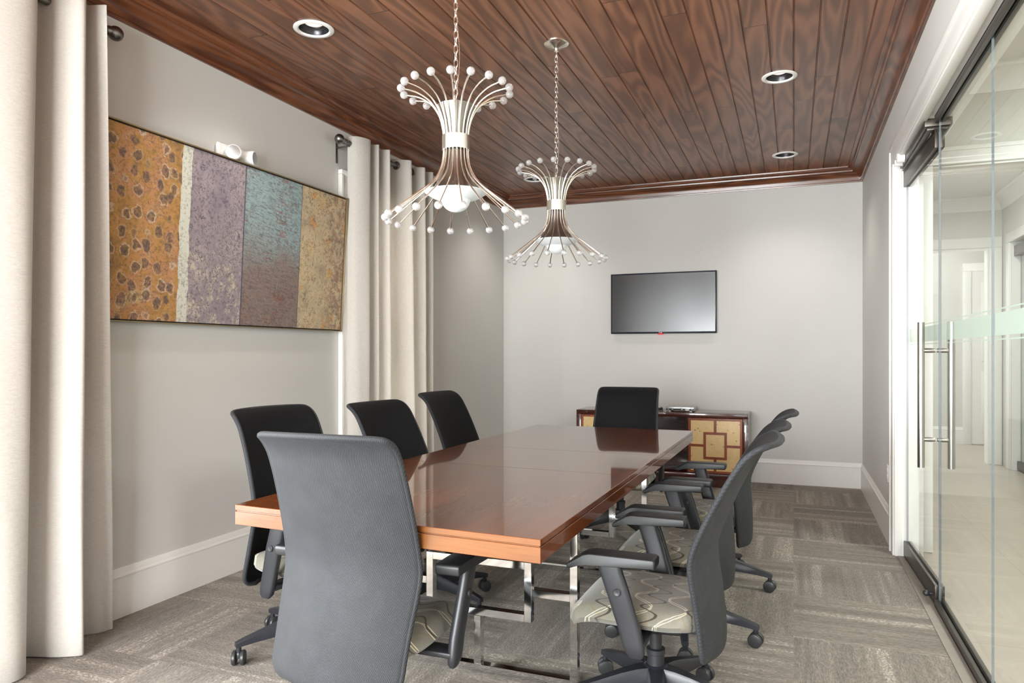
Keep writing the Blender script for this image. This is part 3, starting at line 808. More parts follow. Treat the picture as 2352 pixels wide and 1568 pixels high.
# ------------------------------------------------------------------ chandeliers
def catmull(pts, n=8):
    P = [Vector(p) for p in pts]; P = [P[0] * 2 - P[1]] + P + [P[-1] * 2 - P[-2]]; out = []
    for i in range(1, len(P) - 2):
        for k in range(n):
            t = k / n
            out.append(.5 * ((2 * P[i]) + (-P[i - 1] + P[i + 1]) * t + (2 * P[i - 1] - 5 * P[i] + 4 * P[i + 1] - P[i + 2]) * t * t + (-P[i - 1] + 3 * P[i] - 3 * P[i + 1] + P[i + 2]) * t ** 3))
    out.append(P[-2]); return out
M_shell = simple('satin_nickel_shell', (138, 133, 127), 0.3, 1.0, var=0.0)
def chandelier(x, y, label, rot=0.0):
    t = thing('chandelier', label, 'chandelier', (x, y, ZC), rot, group='sputnik style chandeliers')
    Z = lambda z: z - ZC
    m = MB(); m.lathe([(0, 0), (.07, 0), (.07, -.004), (.062, -.012), (.03, -.02), (.014, -.03), (.012, -.042), (0, -.044)], 40); m.done('canopy', M_nickel, t)
    # chain of oval links
    m = MB(); z = -.042; k = 0; zb = Z(2.215); ll = .034
    while z - ll > zb - .02:
        a = k % 2
        pts = []
        for j in range(14):
            q = 2 * PI * j / 14
            w = .0075 * math.sin(q); h = (ll / 2 + .002) * math.cos(q)
            pts.append((w if a else 0, 0 if a else w, z - ll / 2 + h))
        m.tube(pts, .0017, 6, closed=True); z -= ll - .006; k += 1
    m.done('chain', M_nickel, t)
    m = MB(); m.tube(catmull([(0.003, .004, -.04), (.012, .006, -.2), (.004, -.004, -.38), (.014, .004, -.56), (.004, .003, -.7), (0, 0, zb)], 8), .0012, 6); m.done('lamp_wire', M_nickel, t)
    # flared metal body: cup above the collar, skirt below
    m = MB(); m.lathe([(.038, Z(2.08)), (.041, Z(2.12)), (.050, Z(2.165)), (.062, Z(2.20)), (.073, Z(2.228)), (.071, Z(2.228)), (.059, Z(2.198)), (.047, Z(2.163)), (.038, Z(2.12)), (.035, Z(2.08))], 48, closed=True); m.done('upper_cup', M_shell, t)
    m = MB(); m.lathe([(.039, Z(2.07)), (.043, Z(2.03)), (.053, Z(1.98)), (.070, Z(1.935)), (.092, Z(1.903)), (.090, Z(1.903)), (.067, Z(1.932)), (.050, Z(1.978)), (.040, Z(2.03)), (.036, Z(2.07))], 48, closed=True); m.done('lower_skirt', M_shell, t)
    m = MB(); m.lathe([(.050, Z(2.056)), (.0535, Z(2.056)), (.0535, Z(2.112)), (.050, Z(2.112))], 48, closed=True); m.done('collar', M_nickel, t)
    # opal shade: wide rim and a bowl
    m = MB()
    pr = [(.004, Z(1.9)), (.060, Z(1.899)), (.120, Z(1.894)), (.121, Z(1.891)), (.09, Z(1.872)), (.058, Z(1.862))]
    for k in range(1, 9):
        q = k / 8 * PI / 2
        pr.append((.055 * math.cos(q), Z(1.862) - .046 * math.sin(q)))
    pr[-1] = (0, pr[-1][1]); pr[0] = (0, Z(1.9))
    m.lathe(pr, 48); sh = m.done('glass_shade', M_opal, t)
    m = MB(); m.lathe([(0, Z(1.899)), (.012, Z(1.899)), (.010, Z(1.915)), (.005, Z(1.92)), (.007, Z(1.93)), (0, Z(1.937))], 20); m.done('shade_finial', M_nickel, sh)
    def arm(path, a, rr, rball):
        ca, sa = math.cos(a), math.sin(a)
        m = MB(); m.tube([(r * ca, r * sa, Z(z)) for r, z in path], rr, 8); o = m.done('arm', M_nickel, t)
        r, z = path[-1]; r0, z0 = path[-3]; d = Vector((r - r0, z - z0)).normalized()
        m = MB(); m.sphere(((r + d[0] * rball * .7) * ca, (r + d[0] * rball * .7) * sa, Z(z + d[1] * rball * .7)), rball, 18, 12)
        m.done('glass_ball', M_ball, o)
    up = catmull([(.0465, 2.10, 0), (.051, 2.14, 0), (.061, 2.18, 0), (.078, 2.215, 0), (.105, 2.247, 0), (.150, 2.273, 0), (.201, 2.285, 0)], 6)
    dn = catmull([(.0465, 2.07, 0), (.052, 2.01, 0), (.068, 1.965, 0), (.098, 1.925, 0), (.148, 1.884, 0), (.208, 1.838, 0), (.264, 1.795, 0)], 6)
    for k in range(18): arm([(p.x, p.y) for p in up], 2 * PI * (k + .25) / 18, .0034, .0155)
    for k in range(20): arm([(p.x, p.y) for p in dn], 2 * PI * (k + .4) / 20, .0030, .0148)
    return t
chandelier(-1.224, 2.511, 'nickel chandelier of curved rods tipped with glass balls, the nearer one', .1)
chandelier(-1.228, 3.791, 'nickel chandelier of curved rods tipped with glass balls, the farther one', .33)

# ------------------------------------------------------------------ painting, emergency light, television, outlet
tilt = math.radians(3.2)
pt = thing('painting', 'wide abstract painting in ochre, mauve, teal and tan bands leaning off the left wall', 'painting', (XL + .022, PY0, 1.418))
PH, PLN = .936, 4.249 - PY0
pt.rotation_euler = (0, tilt, 0)
m = MB(); m.box((.004, .012, .012), (.022, PLN - .012, PH - .012)); m.done('canvas', M_paint, pt, smooth=False)
m = MB(); m.box((.002, .006, .006), (.012, PLN - .006, PH - .006)); m.done('backing', M_blackpaint, pt, smooth=False)
m = MB()
for a, b, c, d in ((0, PLN, 0, .006), (0, PLN, PH - .006, PH), (0, .006, .006, PH - .006), (PLN - .006, PLN, .006, PH - .006)): m.box((0, a, c), (.034, b, d), .001)
m.done('frame', M_gold, pt)

em = thing('emergency_light', 'white twin head emergency light peeking over the painting', 'emergency light', (XL, 3.255, 2.37))
m = MB(); m.box((0, -.145, -.075), (.03, .145, .082), .022, 4); m.done('housing', M_white, em)
for s, yaw in ((-1, -.9), (1, .35)):
    M = Matrix.Translation((.062, s * .062 , .028)) @ Matrix.Rotation(yaw, 4, 'Z') @ Matrix.Rotation(PI / 2, 4, 'Y')
    m = MB(); m.lathe([(0, -.05), (.03, -.05), (.042, -.03), (.044, .028), (.04, .034), (0, .034)], 32, M=M); h = m.done('lamp_head', M_white, em)
    m = MB(); m.lathe([(0, .036), (.036, .0345), (.038, .034), (0, .033)], 32, M=M); m.done('lens', M_silver, h)

tv = thing('television', 'black flat screen television on the end wall', 'television', (-1.246, YB, 1.775))
w, h = .535, .3115
m = MB(); m.box((-w + .06, -.03, -h + .06), (w - .06, 0, h - .06)); m.done('wall_mount', M_black, tv, smooth=False)
m = MB(); m.box((-w, -.052, -h), (w, -.026, h), .004); bezel = m.done('bezel', M_bezel, tv)
m = MB(); m.box((-w + .013, -.0535, -h + .018), (w - .013, -.045, h - .013)); m.done('screen', M_screen, tv, smooth=False)
m = MB(); m.lathe([(0, -.008), (.028, -.008), (.034, 0), (0, .002)], 24, c=(-.02, -.041, -h), M=None)
m.done('indicator', M_red, bezel)
m = MB(); lx, lz, ly = -.0215, -h + .0035, -.0528
for a, b, c, e in ((0, .0022, 0, .011), (.0022, .007, 0, .002), (.0095, .0115, .002, .009), (.0095, .0175, 0, .002), (.0095, .0175, .009, .011), (.0155, .0175, .002, .0058), (.0135, .0155, .0040, .0058)):
    m.box((lx + a, ly, lz + c), (lx + b, ly + .0012, lz + e))
m.done('logo_letters', M_logo, bezel, smooth=False)
m = MB(); m.lathe([(.0045, 0), (.0058, 0), (.0058, .0006), (.0045, .0006)], 24, c=(0, 0, 0), M=Matrix.Translation((-.031, -.0522, -h + .009)) @ Matrix.Rotation(PI / 2, 4, 'X'), closed=True); m.done('logo_ring', M_logo, bezel)

ot = thing('wall_outlet', 'white outlet plate low on the wall beside the glass door', 'outlet', (XR, 5.455, .452))
m = MB(); m.box((-.006, -.036, -.058), (0, .036, .058), .002); m.done('plate', M_white, ot)
for z in (-.022, .022):
    m = MB(); m.box((-.0085, -.017, z - .014), (-.005, .017, z + .014), .003); m.done('socket', M_trim, ot)

# ------------------------------------------------------------------ curtains and rods
def curtain(plan_top, plan_bot, ztop, label, gromm):
    t = thing('curtain', label, 'curtain', (-2.91, plan_top[0][0], 0), group='linen grommet curtains')
    org = Vector((-2.91, plan_top[0][0], 0))
    A = catmull([(x, y, 0) for y, x in plan_top], 9); B = catmull([(x, y, 0) for y, x in plan_bot], 9)
    rows = []; NR = 26; rr = random.Random(len(plan_top))
    ph = [rr.uniform(0, 6.28) for _ in A]
    for i in range(NR + 1):
        f = i / NR; z = .012 + (ztop - .012) * f
        e = f ** 1.3
        row = []
        for k, (a, b) in enumerate(zip(A, B)):
            p = b.lerp(a, e)
            wob = .004 * math.sin(f * 9 + k * .35) * (1 - f)
            row.append(Vector((p.x + wob, p.y, z)) - org)
        rows.append(row)
    m = MB(); m.sheet(rows, .004); o = m.done('fabric', M_curtain, t, angle=80)
    for y in gromm:
        m = MB(); M = Matrix.Translation((0, y - org.y, 2.74)) @ Matrix.Rotation(PI / 2, 4, 'X') @ Matrix.Rotation(0, 4, 'Z')
        m.lathe([(.021, -.004), (.031, -.003), (.033, 0), (.031, .003), (.021, .004)], 28, M=M, closed=True); m.done('grommet', M_pewter, t)
    return t
curtain([(1.40, -2.93), (1.47, -2.82), (1.57, -2.97), (1.70, -2.86), (1.84, -2.80), (1.94, -2.795), (1.985, -2.85), (2.02, -2.965), (2.065, -2.955), (2.09, -2.87), (2.135, -2.80), (2.165, -2.80), (2.185, -2.86), (2.20, -2.95), (2.225, -2.93), (2.245, -2.85), (2.262, -2.80)],
        [(1.30, -2.93), (1.40, -2.80), (1.52, -2.97), (1.66, -2.86), (1.80, -2.79), (1.89, -2.785), (1.93, -2.84), (1.97, -2.965), (2.02, -2.955), (2.06, -2.84), (2.10, -2.77), (2.13, -2.77), (2.16, -2.85), (2.20, -2.95), (2.26, -2.95), (2.32, -2.90), (2.365, -2.89)],
        2.79, 'cream linen curtain hanging at the left edge before the near window', (2.095, 1.53, 1.99))
curtain([(4.266, -2.925), (4.28, -2.87), (4.33, -2.835), (4.40, -2.825), (4.43, -2.87), (4.46, -2.965), (4.49, -2.93), (4.515, -2.83), (4.545, -2.88), (4.58, -2.965), (4.62, -2.92), (4.66, -2.825), (4.69, -2.87), (4.74, -2.965), (4.86, -2.97), (4.92, -2.90), (4.98, -2.825), (5.02, -2.86), (5.08, -2.965), (5.15, -2.93), (5.21, -2.83), (5.24, -2.86), (5.29, -2.96), (5.33, -2.92), (5.37, -2.84), (5.40, -2.86), (5.42, -2.93)],
        [(4.260, -2.925), (4.272, -2.88), (4.31, -2.84), (4.36, -2.81), (4.40, -2.86), (4.44, -2.965), (4.475, -2.93), (4.50, -2.82), (4.535, -2.88), (4.575, -2.965), (4.61, -2.92), (4.65, -2.81), (4.70, -2.86), (4.76, -2.965), (4.88, -2.97), (4.95, -2.90), (5.03, -2.81), (5.06, -2.86), (5.11, -2.965), (5.17, -2.93), (5.23, -2.82), (5.26, -2.86), (5.31, -2.96), (5.345, -2.92), (5.37, -2.83), (5.40, -2.86), (5.42, -2.93)],
        2.79, 'cream linen curtain between the painting and the far corner', (4.40, 4.47, 4.90, 5.13, 5.25))
def rod(y0, y1, ends, label):
    t = thing('curtain_rod', label, 'curtain rod', (-2.91, 0, 2.74), group='pewter curtain rods')
    m = MB(); m.tube([(0, y0, 0), (0, y1, 0)], .0165, 20); m.done('pole', M_pewter, t)
    for y, s in ends:
        m = MB(); M = Matrix.Translation((0, y, 0)) @ Matrix.Rotation(-s * PI / 2, 4, 'X')
        m.lathe([(0, -.012), (.0195, -.012), (.0195, .012), (.015, .014), (.017, .02), (.022, .026), (.022, .03), (.017, .034)] + [(.034 * math.sin(q), .064 - .034 * math.cos(q)) for q in [.55 + k * (PI - .55) / 10 for k in range(10)]] + [(0, .098)], 28, M=M)
        m.done('finial', M_pewter, t)
        m = MB(); yb = y - s * .045
        m.box((XL + 2.91, yb - .008, -.13), (XL + 2.916, yb + .008, .02), .001); m.box((XL + 2.91, yb - .006, -.026), (.006, yb + .006, -.018), .001); m.lathe([(.0168, -.006), (.02, -.006), (.02, .006), (.0168, .006)], 20, M=Matrix.Translation((0, yb, 0)) @ Matrix.Rotation(PI / 2, 4, 'X'), closed=True)
        m.done('bracket', M_pewter, t)
    return t
rod(-.05, 2.335, ((2.335, 1), (-.05, -1)), 'pewter curtain rod carrying the near curtain')
rod(4.21, 5.60, ((4.21, -1), (5.60, 1)), 'pewter curtain rod with ball finial above the painting corner')

# ------------------------------------------------------------------ conference table
tb = thing('conference_table', 'long glossy brown conference table on chrome frame base', 'table', (-1.17, 3.3, 0))
O = Vector((-1.17, 3.3, 0)); ZT = .762; TH = .0665
NL, NR_, FR_, FL = Vector((-1.738, 1.885, 0)), Vector((-.639, 1.834, 0)), Vector((-.607, 4.748, 0)), Vector((-1.69, 4.759, 0))
def tpt(u, v): return (NL.lerp(NR_, u)).lerp(FL.lerp(FR_, u), v) - O
def slab(v0, v1, name, ends):
    m = MB()
    def frus(z0, z1, ins, bev):
        e0 = ins if ends[0] else 0; e1 = ins if ends[1] else 0
        q = [tpt(ins / 1.1, v0 + e0 / 2.9), tpt(1 - ins / 1.1, v0 + e0 / 2.9), tpt(1 - ins / 1.1, v1 - e1 / 2.9), tpt(ins / 1.1, v1 - e1 / 2.9)]
        m.prism([(p.x, p.y) for p in q], z0, z1, bev=bev, seg=1)
    frus(ZT - .0185, ZT, 0, .0012); frus(ZT - .022, ZT - .018, .005, 0); frus(ZT - TH, ZT - .0215, 0, .0012)
    def fm(f): return 1 if abs(f.normal.y) > .8 else 0
    m.b.normal_update()
    return m.done(name, None, tb, angle=20, mats=[M_table, M_tablefront], facemat=fm)
slab(0, .374, 'top_section', (1, 0)); slab(.3744, .5846, 'table_leaf', (0, 0)); slab(.585, 1, 'top_section', (0, 1))
def sqbar(m, a, b, w=.03, d=.034):
    a = Vector(a); b = Vector(b); lo = [min(a[i], b[i]) for i in range(3)]; hi = [max(a[i], b[i]) for i in range(3)]
    for i in range(3):
        if hi[i] - lo[i] < 1e-6:
            k = (d if i == 1 else w) / 2; lo[i] -= k; hi[i] += k
    m.box(lo, hi, .0012, 1)
for yc in (2.617, 3.985):
    y = yc - O.y; xl, xr = -1.572 - O.x, -.774 - O.x; cx = (xl + xr) / 2; top = ZT - TH
    m = MB(); w = .015
    sqbar(m, (xl, y, 0), (xl, y, top)); sqbar(m, (xr, y, 0), (xr, y, top))
    sqbar(m, (xl + w, y, .015), (xr - w, y, .015)); sqbar(m, (xl + w, y, top - .015), (xr - w, y, top - .015))
    fr = m.done('base_frame', M_chrome, tb, angle=20)
    rx0, rx1, rz0, rz1 = cx - .214, cx + .214, .238, .441
    m = MB(); sqbar(m, (rx0, y, rz0 - w), (rx0, y, rz1 + w)); sqbar(m, (rx1, y, rz0 - w), (rx1, y, rz1 + w)); sqbar(m, (rx0 + w, y, rz0), (rx1 - w, y, rz0)); sqbar(m, (rx0 + w, y, rz1), (rx1 - w, y, rz1))
    m.done('center_rectangle', M_chrome, fr, angle=20)
    zc = (rz0 + rz1) / 2
    for a, b in (((xl + w, y, zc), (rx0 - w, y, zc)), ((rx1 + w, y, zc), (xr - w, y, zc)), ((cx, y, .03), (cx, y, rz0 - w)), ((cx, y, rz1 + w), (cx, y, top - .03))):
        m = MB(); sqbar(m, a, b); m.done('tie_bar', M_chrome, fr, angle=20)

# ------------------------------------------------------------------ sideboard, player
sb = thing('sideboard', 'dark red wood sideboard with burl panel doors against the end wall', 'sideboard', (-1.212, 7.15, 0))
X0, X1, Y0, Y1 = -.821, .821, -.22, .228
m = MB()
m.box((X0, Y0, .655), (X1, Y1, .697), .002); m.box((X0, Y0, .085), (X0 + .045, Y1, .655), .001); m.box((X1 - .045, Y0, .085), (X1, Y1, .655), .001)
m.box((X0 + .045, Y0, .085), (X1 - .045, Y1, .13), .001); m.box((X0 + .045, Y1 - .012, .13), (X1 - .045, Y1, .655))
m.box((-.285, Y0 + .02, .13), (-.265, Y1 - .012, .655)); m.box((.265, Y0 + .02, .13), (.285, Y1 - .012, .655))
m.done('carcass', M_side, sb, angle=25)
m = MB(); m.box((X0 + .03, Y0 + .035, 0), (X1 - .03, Y1 - .02, .085)); m.done('plinth', M_side, sb, smooth=False)
m = MB(); m.box((-.265, Y0 + .03, .325), (.265, Y1 - .012, .35)); m.done('shelf', M_side, sb, smooth=False)
for cx in (-.527, .527):
    dw, z0, z1 = .245, .135, .651; zc = (z0 + z1) / 2; yf = Y0 + .002
    d = bpy.data.objects.new('door', None); C.objects.link(d); d.parent = sb
    m = MB(); m.box((cx - dw, yf + .004, z0), (cx + dw, yf + .018, z1)); pnl = m.done('burl_panel', M_burl, d, smooth=False)
    m = MB(); fw = .022
    def bar(a, b, c, e, t=.0): m.box((a, yf - t, c), (b, yf + .006, e), .001, 1)
    bar(cx - dw, cx - dw + fw, z0, z1); bar(cx + dw - fw, cx + dw, z0, z1); bar(cx - dw + fw, cx + dw - fw, z0, z0 + fw); bar(cx - dw + fw, cx + dw - fw, z1 - fw, z1)
    rw, rh = .107, .128
    bar(cx - rw, cx - rw + .024, zc - rh, zc + rh); bar(cx + rw - .024, cx + rw, zc - rh, zc + rh); bar(cx - rw + .024, cx + rw - .024, zc - rh, zc - rh + .024); bar(cx - rw + .024, cx + rw - .024, zc + rh - .024, zc + rh)
    bar(cx - .012, cx + .012, zc + rh, z1 - fw); bar(cx - .012, cx + .012, z0 + fw, zc - rh); bar(cx - dw + fw, cx - rw, zc - .012, zc + .012); bar(cx + rw, cx + dw - fw, zc - .012, zc + .012)
    m.done('lattice', M_sideframe, d, angle=25)
dv = thing('disc_player', 'small silver disc player on the sideboard', 'disc player', (-1.02, 7.1, .697))
m = MB(); m.box((-.135, -.1, .012), (.135, .1, .05), .006); m.done('body', M_silver, dv)
m = MB(); m.box((-.128, -.103, .016), (.128, -.099, .034)); m.done('front_panel', M_black, dv, smooth=False)
m = MB(); m.lathe([(0, 0), (.022, 0), (.019, .008), (0, .009)], 24, M=Matrix.Translation((.07, -.102, .024)) @ Matrix.Rotation(PI / 2, 4, 'X') @ Matrix.Diagonal((1, .55, 1, 1))); m.done('dial', M_white, dv)
for x in (-.11, -.07, .02, .115):
    m = MB(); m.box((x - .008, -.106, .021), (x + .008, -.102, .028), .001); m.done('button', M_white, dv)
for x in (-.1, .1):
    for y in (-.08, .08):
        m = MB(); m.lathe([(0, 0), (.014, 0), (.014, .0125), (0, .0125)], 20, (x, y, 0)); m.done('foot', M_white, dv)
ad = thing('cable_coil', 'black coiled cable beside the disc player', 'cable', (-1.215, 7.06, .697))
m = MB(); m.tube([(.022 * math.cos(q) , .05 * math.sin(q * .97), .005 + q * .0014) for q in [k * .35 for k in range(60)]], .004, 8); m.done('loop', M_black, ad)

# ------------------------------------------------------------------ conference chairs
def build_chair():
    t = thing('conference_chair', 'chair', 'chair', (0, 0, 0), group='mesh back conference chairs')
    # backrest: edge profile (z, y at edge, half width, bulge)
    P0 = Vector((0, -.12, .42))
    prof = [(.292, -.196, .150, .038), (.300, -.196, .185, .041), (.318, -.194, .207, .043), (.345, -.190, .2165, .045), (.40, -.181, .2185, .047), (.48, -.166, .223, .049), (.56, -.149, .229, .050), (.615, -.142, .232, .050),
            (.66, -.149, .2315, .048), (.72, -.170, .229, .044), (.79, -.199, .2265, .040), (.86, -.231, .224, .036), (.92, -.262, .222, .032), (.96, -.286, .221, .029), (.985, -.309, .220, .027), (1.0, -.330, .2175, .026), (1.008, -.348, .211, .025), (1.0112, -.356, .200, .025), (1.0125, -.363, .181, .025)]
    Q = catmull([(z, y, w) for z, y, w, b in prof], 3); Bq = catmull([(b, 0, 0) for z, y, w, b in prof], 3)
    NC = 22; rows = []
    for q, bb in zip(Q, Bq):
        z, y, w = q; bl = bb.x; row = []
        for j in range(NC + 1):
            s = -1 + 2 * j / NC
            s = math.sin(s * PI / 2) * .35 + s * .65
            row.append(Vector((w * s, y - bl * (1 - abs(s) ** 2.2), z)) - P0)
        rows.append(row)
    m = MB(); m.sheet(rows, .017)
    m.b.normal_update(); bmesh.ops.recalc_face_normals(m.b, faces=m.b.faces)
    bk = m.done('backrest', None, t, angle=75, loc=P0, mats=[M_mesh, M_meshshaded], facemat=lambda f: 1 if f.normal.y > .35 else 0)  # front faces take the mesh copy with shade in its colour
    # rim piping along the edge
    loop = [rows[i][0] for i in range(len(rows))] + [rows[-1][j] for j in range(1, NC)] + [rows[i][NC] for i in range(len(rows) - 1, -1, -1)] + [rows[0][j] for j in range(NC - 1, 0, -1)]
    loop = [p for k, p in enumerate(loop) if k == 0 or (p - loop[k - 1]).length > .002]
    m = MB(); m.tube(loop, .0095, 8, closed=True); m.done('rim', M_mesh, bk, angle=80)
    # seat cushion
    rows = []; NX, NY = 24, 26; top = []
    def outline(s):  # half width over depth
        return .222 + .018 * math.sin(PI * min(1, max(0, s)) ** .8)
    m = MB()
    def surf(u, v, side):
        # u -1..1 across, v 0..1 back to front
        hw = outline(v); yy = -.185 + .455 * v
        e = max(abs(u) ** 6, abs(2 * v - 1) ** 7)
        edge = (1 - min(1, e)) ** .45
        zt = .405 + .045 * edge + .012 * (1 - u * u) * math.sin(PI * v) * edge
        zb = .405 - .032 * edge
        drop = -.034 * max(0, (v - .72) / .28) ** 2
        lift = .008 * max(0, (.25 - v) / .25)
        z = (zt if side else zb) + drop + lift
        return Vector((hw * u, yy, z))
    R = {}
    for side in (1, 0):
        R[side] = [[surf(-1 + 2 * j / NX, i / NY, side) for j in range(NX + 1)] for i in range(NY + 1)]
    # warp grid so corners are rounded
    for side in (1, 0):
        for i in range(NY + 1):
            for j in range(NX + 1):
                u = -1 + 2 * j / NX; v = 2 * i / NY - 1
                k = max(abs(u), abs(v)); c = min(abs(u), abs(v))
                sh = 1 - .13 * (c ** 6) * (k ** 6)
                p = R[side][i][j]; cy = .0425
                R[side][i][j] = Vector((p.x * sh, cy + (p.y - cy) * sh, p.z))
    T = m.grid(R[1]); Bm = m.grid([r[::-1] for r in R[0]])
    bmesh.ops.remove_doubles(m.b, verts=m.b.verts, dist=1e-5)
    m.done('seat', M_seat, t, angle=60)
    m = MB(); m.prism([(-.16, -.14), (.16, -.14), (.18, .16), (-.18, .16)], .366, .385, bev=.006); m.done('seat_pan', M_black, t)
    # mechanism under the seat, back bar, lever
    m = MB(); m.prism([(-.07, -.10), (.07, -.10), (.085, .0), (.07, .11), (-.07, .11), (-.085, 0)], .318, .368, bev=.012, seg=3)
    m.prism([(-.035, -.225), (.035, -.225), (.045, -.09), (-.045, -.09)], .322, .345, bev=.006); mech = m.done('tilt_mechanism', M_black, t)
    m = MB(); m.tube([(.06, .04, .345), (.15, .06, .335), (.19, .065, .333)], .006, 8); m.box((.17, .045, .322), (.225, .085, .342), .008, 3); m.done('lever', M_black, mech)
    m = MB(); m.tube([(0, 0, .15), (0, 0, .22)], .03, 24); m.tube([(0, 0, .22), (0, 0, .325)], .0215, 24); m.lathe([(.0305, .205), (.033, .207), (.033, .223), (.022, .226)], 24); m.done('gas_column', M_black, t)
    # arms
    for s in (-1, 1):
        m = MB(); path = [(.085, .585, .076), (.066, .53, .076), (.045, .46, .074), (.027, .40, .072), (.016, .355, .070), (.010, .33, .062), (.006, .316, .040)]
        rings = []
        xs0 = .296
        for i, (y, z, wd) in enumerate(path):
            hx = .016 if i < 5 else (.014 if i == 5 else .009); hy = wd / 2; ring = []
            for k in range(16):
                q = 2 * PI * k / 16
                cx = math.copysign(abs(math.cos(q)) ** .55, math.cos(q)) * hx; cy = math.copysign(abs(math.sin(q)) ** .55, math.sin(q)) * hy
                ring.append(Vector((s * (xs0 - .012 * min(1, max(0, (.56 - z) / .16)) + cx), y + cy, z)))
            rings.append(ring)
        rings.insert(0, [p + Vector((0, .006, .022)) for p in rings[0]])
        R = m.grid([r + [r[0]] for r in rings]); m.b.faces.new(R[0][:-1]); m.b.faces.new(R[-1][:-1][::-1])
        bmesh.ops.remove_doubles(m.b, verts=m.b.verts, dist=1e-6)
        m.box((s * .08, -.02, .345), (s * .285, .05, .363), .004)
        post = m.done('armrest', M_arm, t, angle=50)
        m = MB(); pr = [(-.06, .612), (.165, .612), (.215, .590), (.226, .592), (.224, .606), (.17, .640), (.15, .645), (-.055, .645), (-.062, .638)]
        pts = [(y, z) for y, z in pr]
        m.prism(pts, min(s * .252, s * .332), max(s * .252, s * .332), axis=0, bev=.007, seg=3); m.done('arm_pad', M_pad, post, angle=35)
        m = MB(); M = Matrix.Translation((s * .3125, .062, .525)) @ Matrix.Rotation(PI / 2, 4, 'Y')
        m.lathe([(0, -.003), (.012, -.003), (.0125, .001), (.010, .0035), (.004, .003), (0, .002)] if s > 0 else [(0, .003), (.012, .003), (.0125, -.001), (.010, -.0035), (.004, -.003), (0, -.002)], 24, M=M); m.done('button', M_black, post)
    # five star base: hub, legs, casters
    m = MB(); m.lathe([(0, .082), (.04, .082), (.05, .09), (.052, .145), (.046, .160), (.036, .168), (0, .168)], 32); m.done('hub', M_base, t)
    leg0 = None
    for k in range(5):
        if leg0 is None:
            m = MB(); secs = [(.035, .034, .088, .164), (.075, .029, .090, .160), (.13, .024, .091, .149), (.20, .0205, .087, .131), (.27, .0175, .082, .113), (.315, .0155, .077, .101), (.338, .013, .074, .093)]
            rings = []
            for r, hw, z0, z1 in secs:
                ring = []
                for q, (a, b) in enumerate(((-1, 0), (-1, .8), (-.75, 1), (.75, 1), (1, .8), (1, 0), (.8, 0), (-.8, 0))):
                    ring.append(Vector((r, a * hw, z0 + (z1 - z0) * b)))
                rings.append(ring)
            R = m.grid([r + [r[0]] for r in rings]); m.b.faces.new(R[0][:-1]); m.b.faces.new(R[-1][:-1][::-1])
            bmesh.ops.remove_doubles(m.b, verts=m.b.verts, dist=1e-6)
            m.tube([(.325, 0, .045), (.325, 0, .082)], .0105, 14)
            leg0 = m.done('leg', M_base, t, angle=32)
            m = MB()
            for s in (-1, 1):
                M = Matrix.Translation((0, s * .017, .03)) @ Matrix.Rotation(PI / 2, 4, 'X')
                m.lathe([(0, -.010), (.02, -.010), (.027, -.008), (.030, -.004), (.030, .004), (.027, .008), (.02, .010), (0, .010)], 26, M=M)
            m.prism([(-.022, .03), (-.018, .046), (-.004, .054), (.012, .052), (.014, .03)], -.006, .006, axis=1, bev=.002)
            for v in m.b.verts: v.co += Vector((0, 0, 0))
            cs = m.done('caster', M_rubber, leg0, angle=35, loc=(.325, 0, 0)); cs.rotation_euler = (0, 0, 1.1)
        else:
            l = leg0.copy(); C.objects.link(l); l.parent = t
            c = leg0.children[0].copy(); C.objects.link(c); c.parent = l; c.rotation_euler = (0, 0, 1.1 + 1.7 * k)
            l.rotation_euler = (0, 0, 2 * PI * k / 5)
    return t
chair0 = build_chair()
MOVING = ('backrest', 'seat', 'seat_pan', 'tilt_mechanism', 'armrest')
POSES = [
    (-1.251, 1.960, 1.0, -.005, -7.0, 40, 'grey mesh conference chair at the near table end, back turned to us'),
    (-.455, 2.547, 89.0, -.018, 3.0, 137, 'black mesh conference chair on the glass door side, nearest to us'),
    (-.475, 3.300, 89.5, -.022, 7.0, 137, 'black mesh conference chair in the middle of the glass door side'),
    (-.440, 4.080, 88.0, -.028, 7.0, 136, 'black mesh conference chair on the glass door side, nearest the sideboard'),
    (-1.918, 2.568, -98.0, -.02, -6.5, 236, 'black mesh conference chair against the painting wall side, nearest to us'),
    (-1.715, 3.225, -96.0, -.008, .6, 200, 'black mesh conference chair in the middle of the painting wall side'),
    (-1.870, 4.240, -93.4, -.012, .3, 23, 'black mesh conference chair on the curtain side, nearest the far corner'),
    (-1.137, 4.985, 183.0, -.01, .6, 90, 'black mesh conference chair at the far table end before the sideboard'),
]
for i, (x, y, rz, dz, rec, ba, label) in enumerate(POSES):
    r = chair0 if i == 0 else dup(chair0, label, (x, y, 0), math.radians(rz))
    r.location = (x, y, 0); r.rotation_euler = (0, 0, math.radians(rz)); r['label'] = label
    k = 0
    for ch in r.children:
        st = ch.name.split('.')[0]
        if st in MOVING: ch.location.z = (.42 if st == 'backrest' else 0) + dz
        if st == 'backrest': ch.rotation_euler = (math.radians(rec), 0, 0)
        if st == 'leg':
            ch.rotation_euler = (0, 0, math.radians(ba - rz) + 2 * PI * k / 5); k += 1

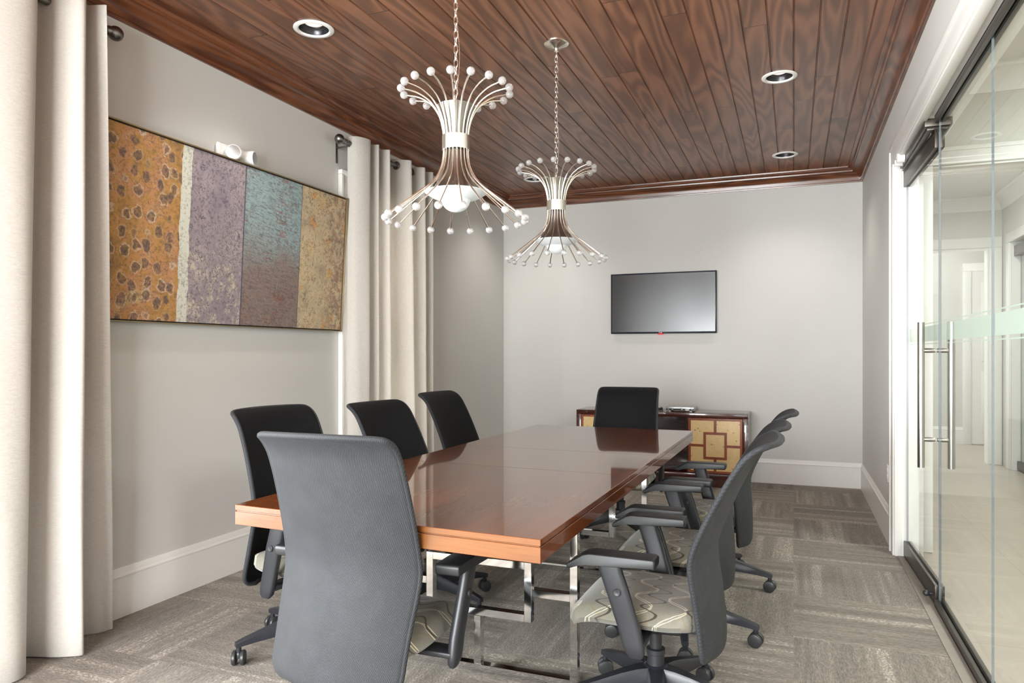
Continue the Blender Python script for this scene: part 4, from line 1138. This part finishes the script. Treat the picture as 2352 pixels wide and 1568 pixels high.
# ------------------------------------------------------------------ light
W = bpy.data.worlds.new('daylight'); S.world = W; W.use_nodes = True
bg = W.node_tree.nodes['Background']; bg.inputs[0].default_value = (.92, .97, 1.0, 1); bg.inputs[1].default_value = 2.6
def area(name, loc, rot, sx, sy, e, col=(1, 1, 1)):
    l = bpy.data.lights.new(name, 'AREA'); l.shape = 'RECTANGLE'; l.size = sx; l.size_y = sy; l.energy = e; l.color = col
    o = bpy.data.objects.new(name, l); C.objects.link(o); o.location = loc; o.rotation_euler = rot
    return o
area('window_daylight_front', ((FW[0] + FW[1]) / 2, YF - .22, 1.4), (PI / 2, 0, 0), 2.6, 2.1, 440, (.96, .985, 1))  # added fill from behind the camera, through the made-up window
area('window_daylight_near', (XL - .24, (W1[0] + W1[1]) / 2, 1.4), (PI / 2, 0, -PI / 2), 2.3, 2.0, 330, (.96, .985, 1))
area('window_daylight_far', (XL - .24, (W2[0] + W2[1]) / 2, 1.4), (PI / 2, 0, -PI / 2), .85, 2.0, 95, (.97, .985, 1))
for nm, p, e in (('hallway_lamp_near', (2.0, 3.6, ZH - .05), 54), ('hallway_lamp_front', (2.0, .2, ZH - .05), 64), ('hallway_lamp_far', (1.5, 7.6, ZH - .05), 40), ('passage_lamp', (1.6, 10.6, ZH - .05), 18)):  # unseen lights added under the ceiling to brighten hallway and room
    area(nm, p, (0, 0, 0), .6, .6, e, (1, .99, .97))

# ------------------------------------------------------------------ camera
cam = bpy.data.cameras.new('camera'); co = bpy.data.objects.new('camera', cam); C.objects.link(co)
co.location = (0, 0, 1.27); co.rotation_euler = (PI / 2, 0, .375216)
cam.sensor_width = 36; cam.lens = 36 * 1642.3 / 2352; cam.shift_y = (809.2 - 784) / 2352; cam.clip_start = .02
S.camera = co
S.view_settings.view_transform = 'Standard'; S.view_settings.look = 'None'; S.view_settings.exposure = 0.44; S.view_settings.gamma = 1.0; S.view_settings.use_curve_mapping = False
S.cycles.use_denoising = True; S.cycles.max_bounces = 10; S.cycles.transparent_max_bounces = 24; S.cycles.caustics_reflective = False; S.cycles.caustics_refractive = False; S.cycles.sample_clamp_indirect = 6
